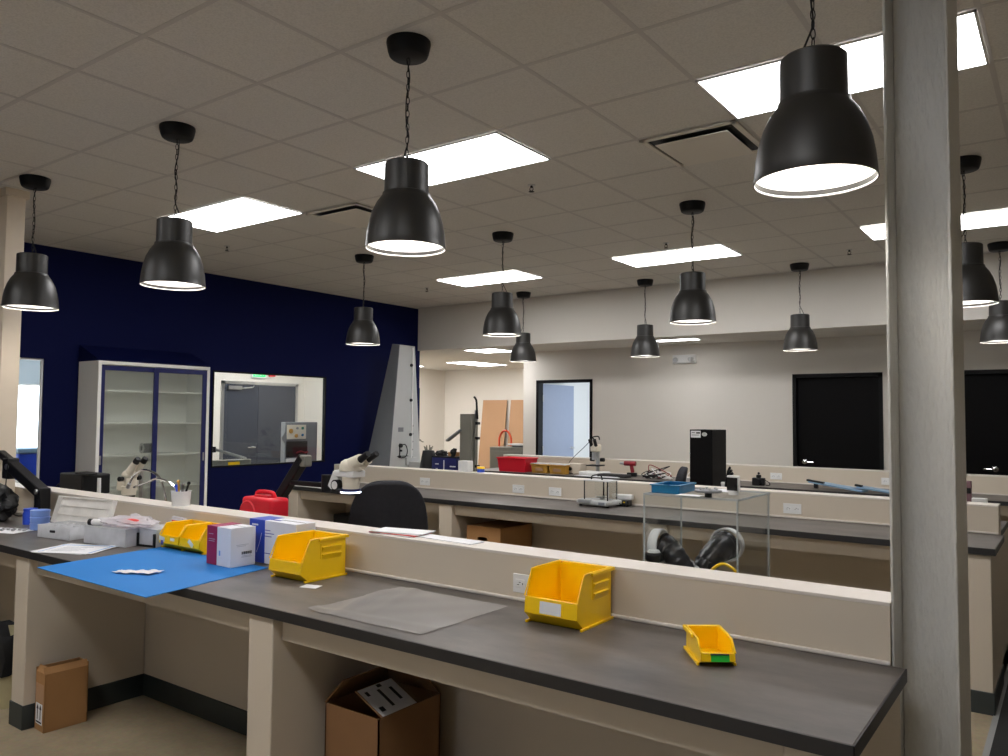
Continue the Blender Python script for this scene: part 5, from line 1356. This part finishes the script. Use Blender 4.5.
# ------------------------------------------------------------------ side room things seen through the windows
t = thing('exit_sign', 'lit green exit sign above the double doors in the side room', 'sign', (SX, 8.2, 2.34))
MB().box((0, -.15, -.08), (.03, .15, .08)).build('housing', M['white'], t, bevel=.006); MB().box((.03, -.12, -.055), (.033, .12, .055)).build('lit_face', M['exitgreen'], t, smooth=False)
b_ = MB()
cells = {'E': ['111', '100', '110', '100', '111'], 'X': ['101', '101', '010', '101', '101'], 'I': ['111', '010', '010', '010', '111'], 'T': ['111', '010', '010', '010', '010']}
for n_, chh in enumerate('EXIT'):
    for r_, row in enumerate(cells[chh]):
        for c_, bit in enumerate(row):
            if bit == '1':
                y = -.095+n_*.05+c_*.012; z = .032-r_*.014
                b_.box((.033, y, z-.012), (.0345, y+.011, z))
b_.build('letters', M['white'], t, smooth=False)
t = thing('fire_strobe', 'small red strobe beside the green exit sign', 'alarm', (SX, 8.46, 2.36)); MB().box((0, -.06, -.06), (.04, .06, .06)).build('housing', M['red'], t, bevel=.006); MB().sphere((.04, 0, 0), .03, 12, 8).build('strobe_lens', M['white'], t)
t = thing('machine_cabinet', 'grey machine with a control panel seen through the black framed window', 'machine', (-9.6, 7.66, 0))
b_ = MB(); b_.box((-.1, 0, 0), (0, .62, .9)); b_.build('lower_body', M['lightgrey'], t, bevel=.006); MB().box((-.1, 0, .9), (-.002, .62, 1.55)).build('upper_body', M['darkgrey'], t, bevel=.006)
MB().box((-.002, .03, 1.3), (.008, .39, 1.51)).build('control_panel', M['offwhite'], t, bevel=.002)
for y, z, mn, r_ in ((.1, 1.42, 'tan', .035), (.2, 1.35, 'tan', .028), (.32, 1.46, 'greenbin', .02), (.32, 1.36, 'teal', .018), (.22, 1.46, 'grey', .018)): MB().cyl((.008, y, z), (.02, y, z), r_, r_, 16).build('button', M[mn], t)
MB().box((-.0, .02, 1.04), (.01, .42, 1.27)).build('dark_recess', M['black'], t, smooth=False); MB().tube(catmull([(.02, .2, 1.1), (.03, .28, 1.12), (.03, .36, 1.1), (.02, .42, 1.11)]), .012, 6).build('red_lever', M['darkred'], t)
MB().box((0, .02, .82), (.02, .42, 1.02)).build('white_drawer', M['white'], t, bevel=.004); MB().box((.02, .13, .93), (.035, .31, .95)).build('drawer_handle', M['black'], t, bevel=.003)
o = MB(); o.prism([(-.1, 0), (0, .12), (0, -.12)], 0, -.004, .0); o = o.build('warning_flag', M['darkgrey'], t, smooth=False, loc=(.006, .02, 1.32)); 
t = thing('folding_lift', 'grey-green folding lift with a yellow label low in the black framed window', 'lift', (-8.85, 6.16, 0))
MB().box((-.15, -.27, 0), (.15, .3, .98)).build('cart', M['darkgrey'], t, bevel=.006); MB().box((-.08, -.27, .98), (.08, .3, 1.085)).build('base_housing', M['taupe'], t, bevel=.008); MB().box((.08, -.05, .995), (.084, .12, 1.06)).build('yellow_label', M['yellow'], t, smooth=False)
bar((0, -.2, 1.22), (0, .27, 1.09), .04, .03).build('upper_bar', M['grey'], t, bevel=.003); MB().cyl((0, -.2, 1.18), (0, -.2, 1.25), .02).build('end_knob', M['black'], t)
for k, (y, z, h_, mn, l) in enumerate(((4.33, 0, 1.24, 'blue', 'blue tall bin seen through the far left window'), (4.62, 0, 1.14, 'greenbin', 'green bin seen through the far left window'))):
    t = thing('recycling_bin', l, 'bin', (-10.3, y, 0), 0, 'bins in the side room'); MB().box((-.2, -.14, 0), (.2, .14, h_-.06)).build('bin_body', M[mn], t, bevel=.02, segs=3); MB().box((-.21, -.15, h_-.06), (.21, .15, h_)).build('lid', M['paleblue'] if k == 0 else M[mn], t, bevel=.015, segs=3)

# ------------------------------------------------------------------ added cool area light, unseen, brightening the small room behind the doorway
def area(name, loc, rot, sx, sy, power, col):
    l = bpy.data.lights.new(name, 'AREA'); l.shape = 'RECTANGLE'; l.size = sx; l.size_y = sy; l.energy = power; l.color = col
    o = bpy.data.objects.new(name, l); COL.objects.link(o); o.location = loc; o.rotation_euler = rot
    return o
area('office_added_light', (-4.75, 11.6, 1.5), (0, math.radians(90), 0), 1.6, 1.4, 42, (.78, .88, 1.0))

# world: dim neutral
wd = bpy.data.worlds.new('world'); SC.world = wd; wd.use_nodes = True
wd.node_tree.nodes['Background'].inputs[0].default_value = (.5, .6, .8, 1); wd.node_tree.nodes['Background'].inputs[1].default_value = .3

# ------------------------------------------------------------------ stand everything on the floor level
def drop_feet(o, whole=False):
    for v in o.data.vertices:
        if whole or v.co.z < .02: v.co.z = v.co.z+FL if whole else FL
for o in list(COL.objects):
    top = o
    while top.parent: top = top.parent
    if o.type != 'MESH': continue
    if top.get('kind') == 'structure' and top.name != 'floor':
        drop_feet(o, top.name.startswith('baseboard'))
    elif top.name.startswith('lab_bench') and o.name.split('.')[0] in ('partition', 'leg_panel'): drop_feet(o)
    elif top.name.startswith('lab_bench') and o.name.startswith('vinyl_base'): drop_feet(o, True)
for o in list(COL.objects):
    if o.parent or o.get('kind') == 'structure' or o.name.startswith('lab_bench') or o.type not in ('MESH', 'EMPTY'): continue
    if abs(o.location.z) > .004: continue
    hs = [(o.matrix_basis @ c.matrix_basis @ Vector(b)).z for c in o.children if c.type == 'MESH' for b in c.bound_box] or [(o.matrix_basis @ Vector(b)).z for b in o.bound_box]
    top = max(hs)
    o.location.z += FL
    if top > .36 and not o.name.startswith('waste_bin'): o.scale.z *= (top-FL)/top

# ------------------------------------------------------------------ camera
cam = bpy.data.cameras.new('camera'); co = bpy.data.objects.new('camera', cam); COL.objects.link(co)
cam.sensor_width = 36; cam.lens = 787.49*36/1008; cam.clip_start = .02; cam.clip_end = 100
yaw, pitch, roll = -.62742, .048132, .0083335
cy, sy, cp, sp = math.cos(yaw), math.sin(yaw), math.cos(pitch), math.sin(pitch)
fwd = Vector((sy*cp, cy*cp, sp)); right = Vector((cy, -sy, 0)); up = right.cross(fwd)
cr_, sr_ = math.cos(roll), math.sin(roll)
r2 = right*cr_+up*sr_; u2 = -right*sr_+up*cr_
mw = Matrix(((r2.x, u2.x, -fwd.x, 0), (r2.y, u2.y, -fwd.y, 0), (r2.z, u2.z, -fwd.z, 1.67), (0, 0, 0, 1)))
co.matrix_world = mw
SC.camera = co
SC.view_settings.view_transform = 'Standard'; SC.view_settings.look = 'None'; SC.view_settings.gamma = 1.0; SC.view_settings.use_curve_mapping = False
SC.view_settings.exposure = -0.18
SC.cycles.use_denoising = True
SC.cycles.max_bounces = 10; SC.cycles.transparent_max_bounces = 24; SC.cycles.sample_clamp_indirect = 6.0
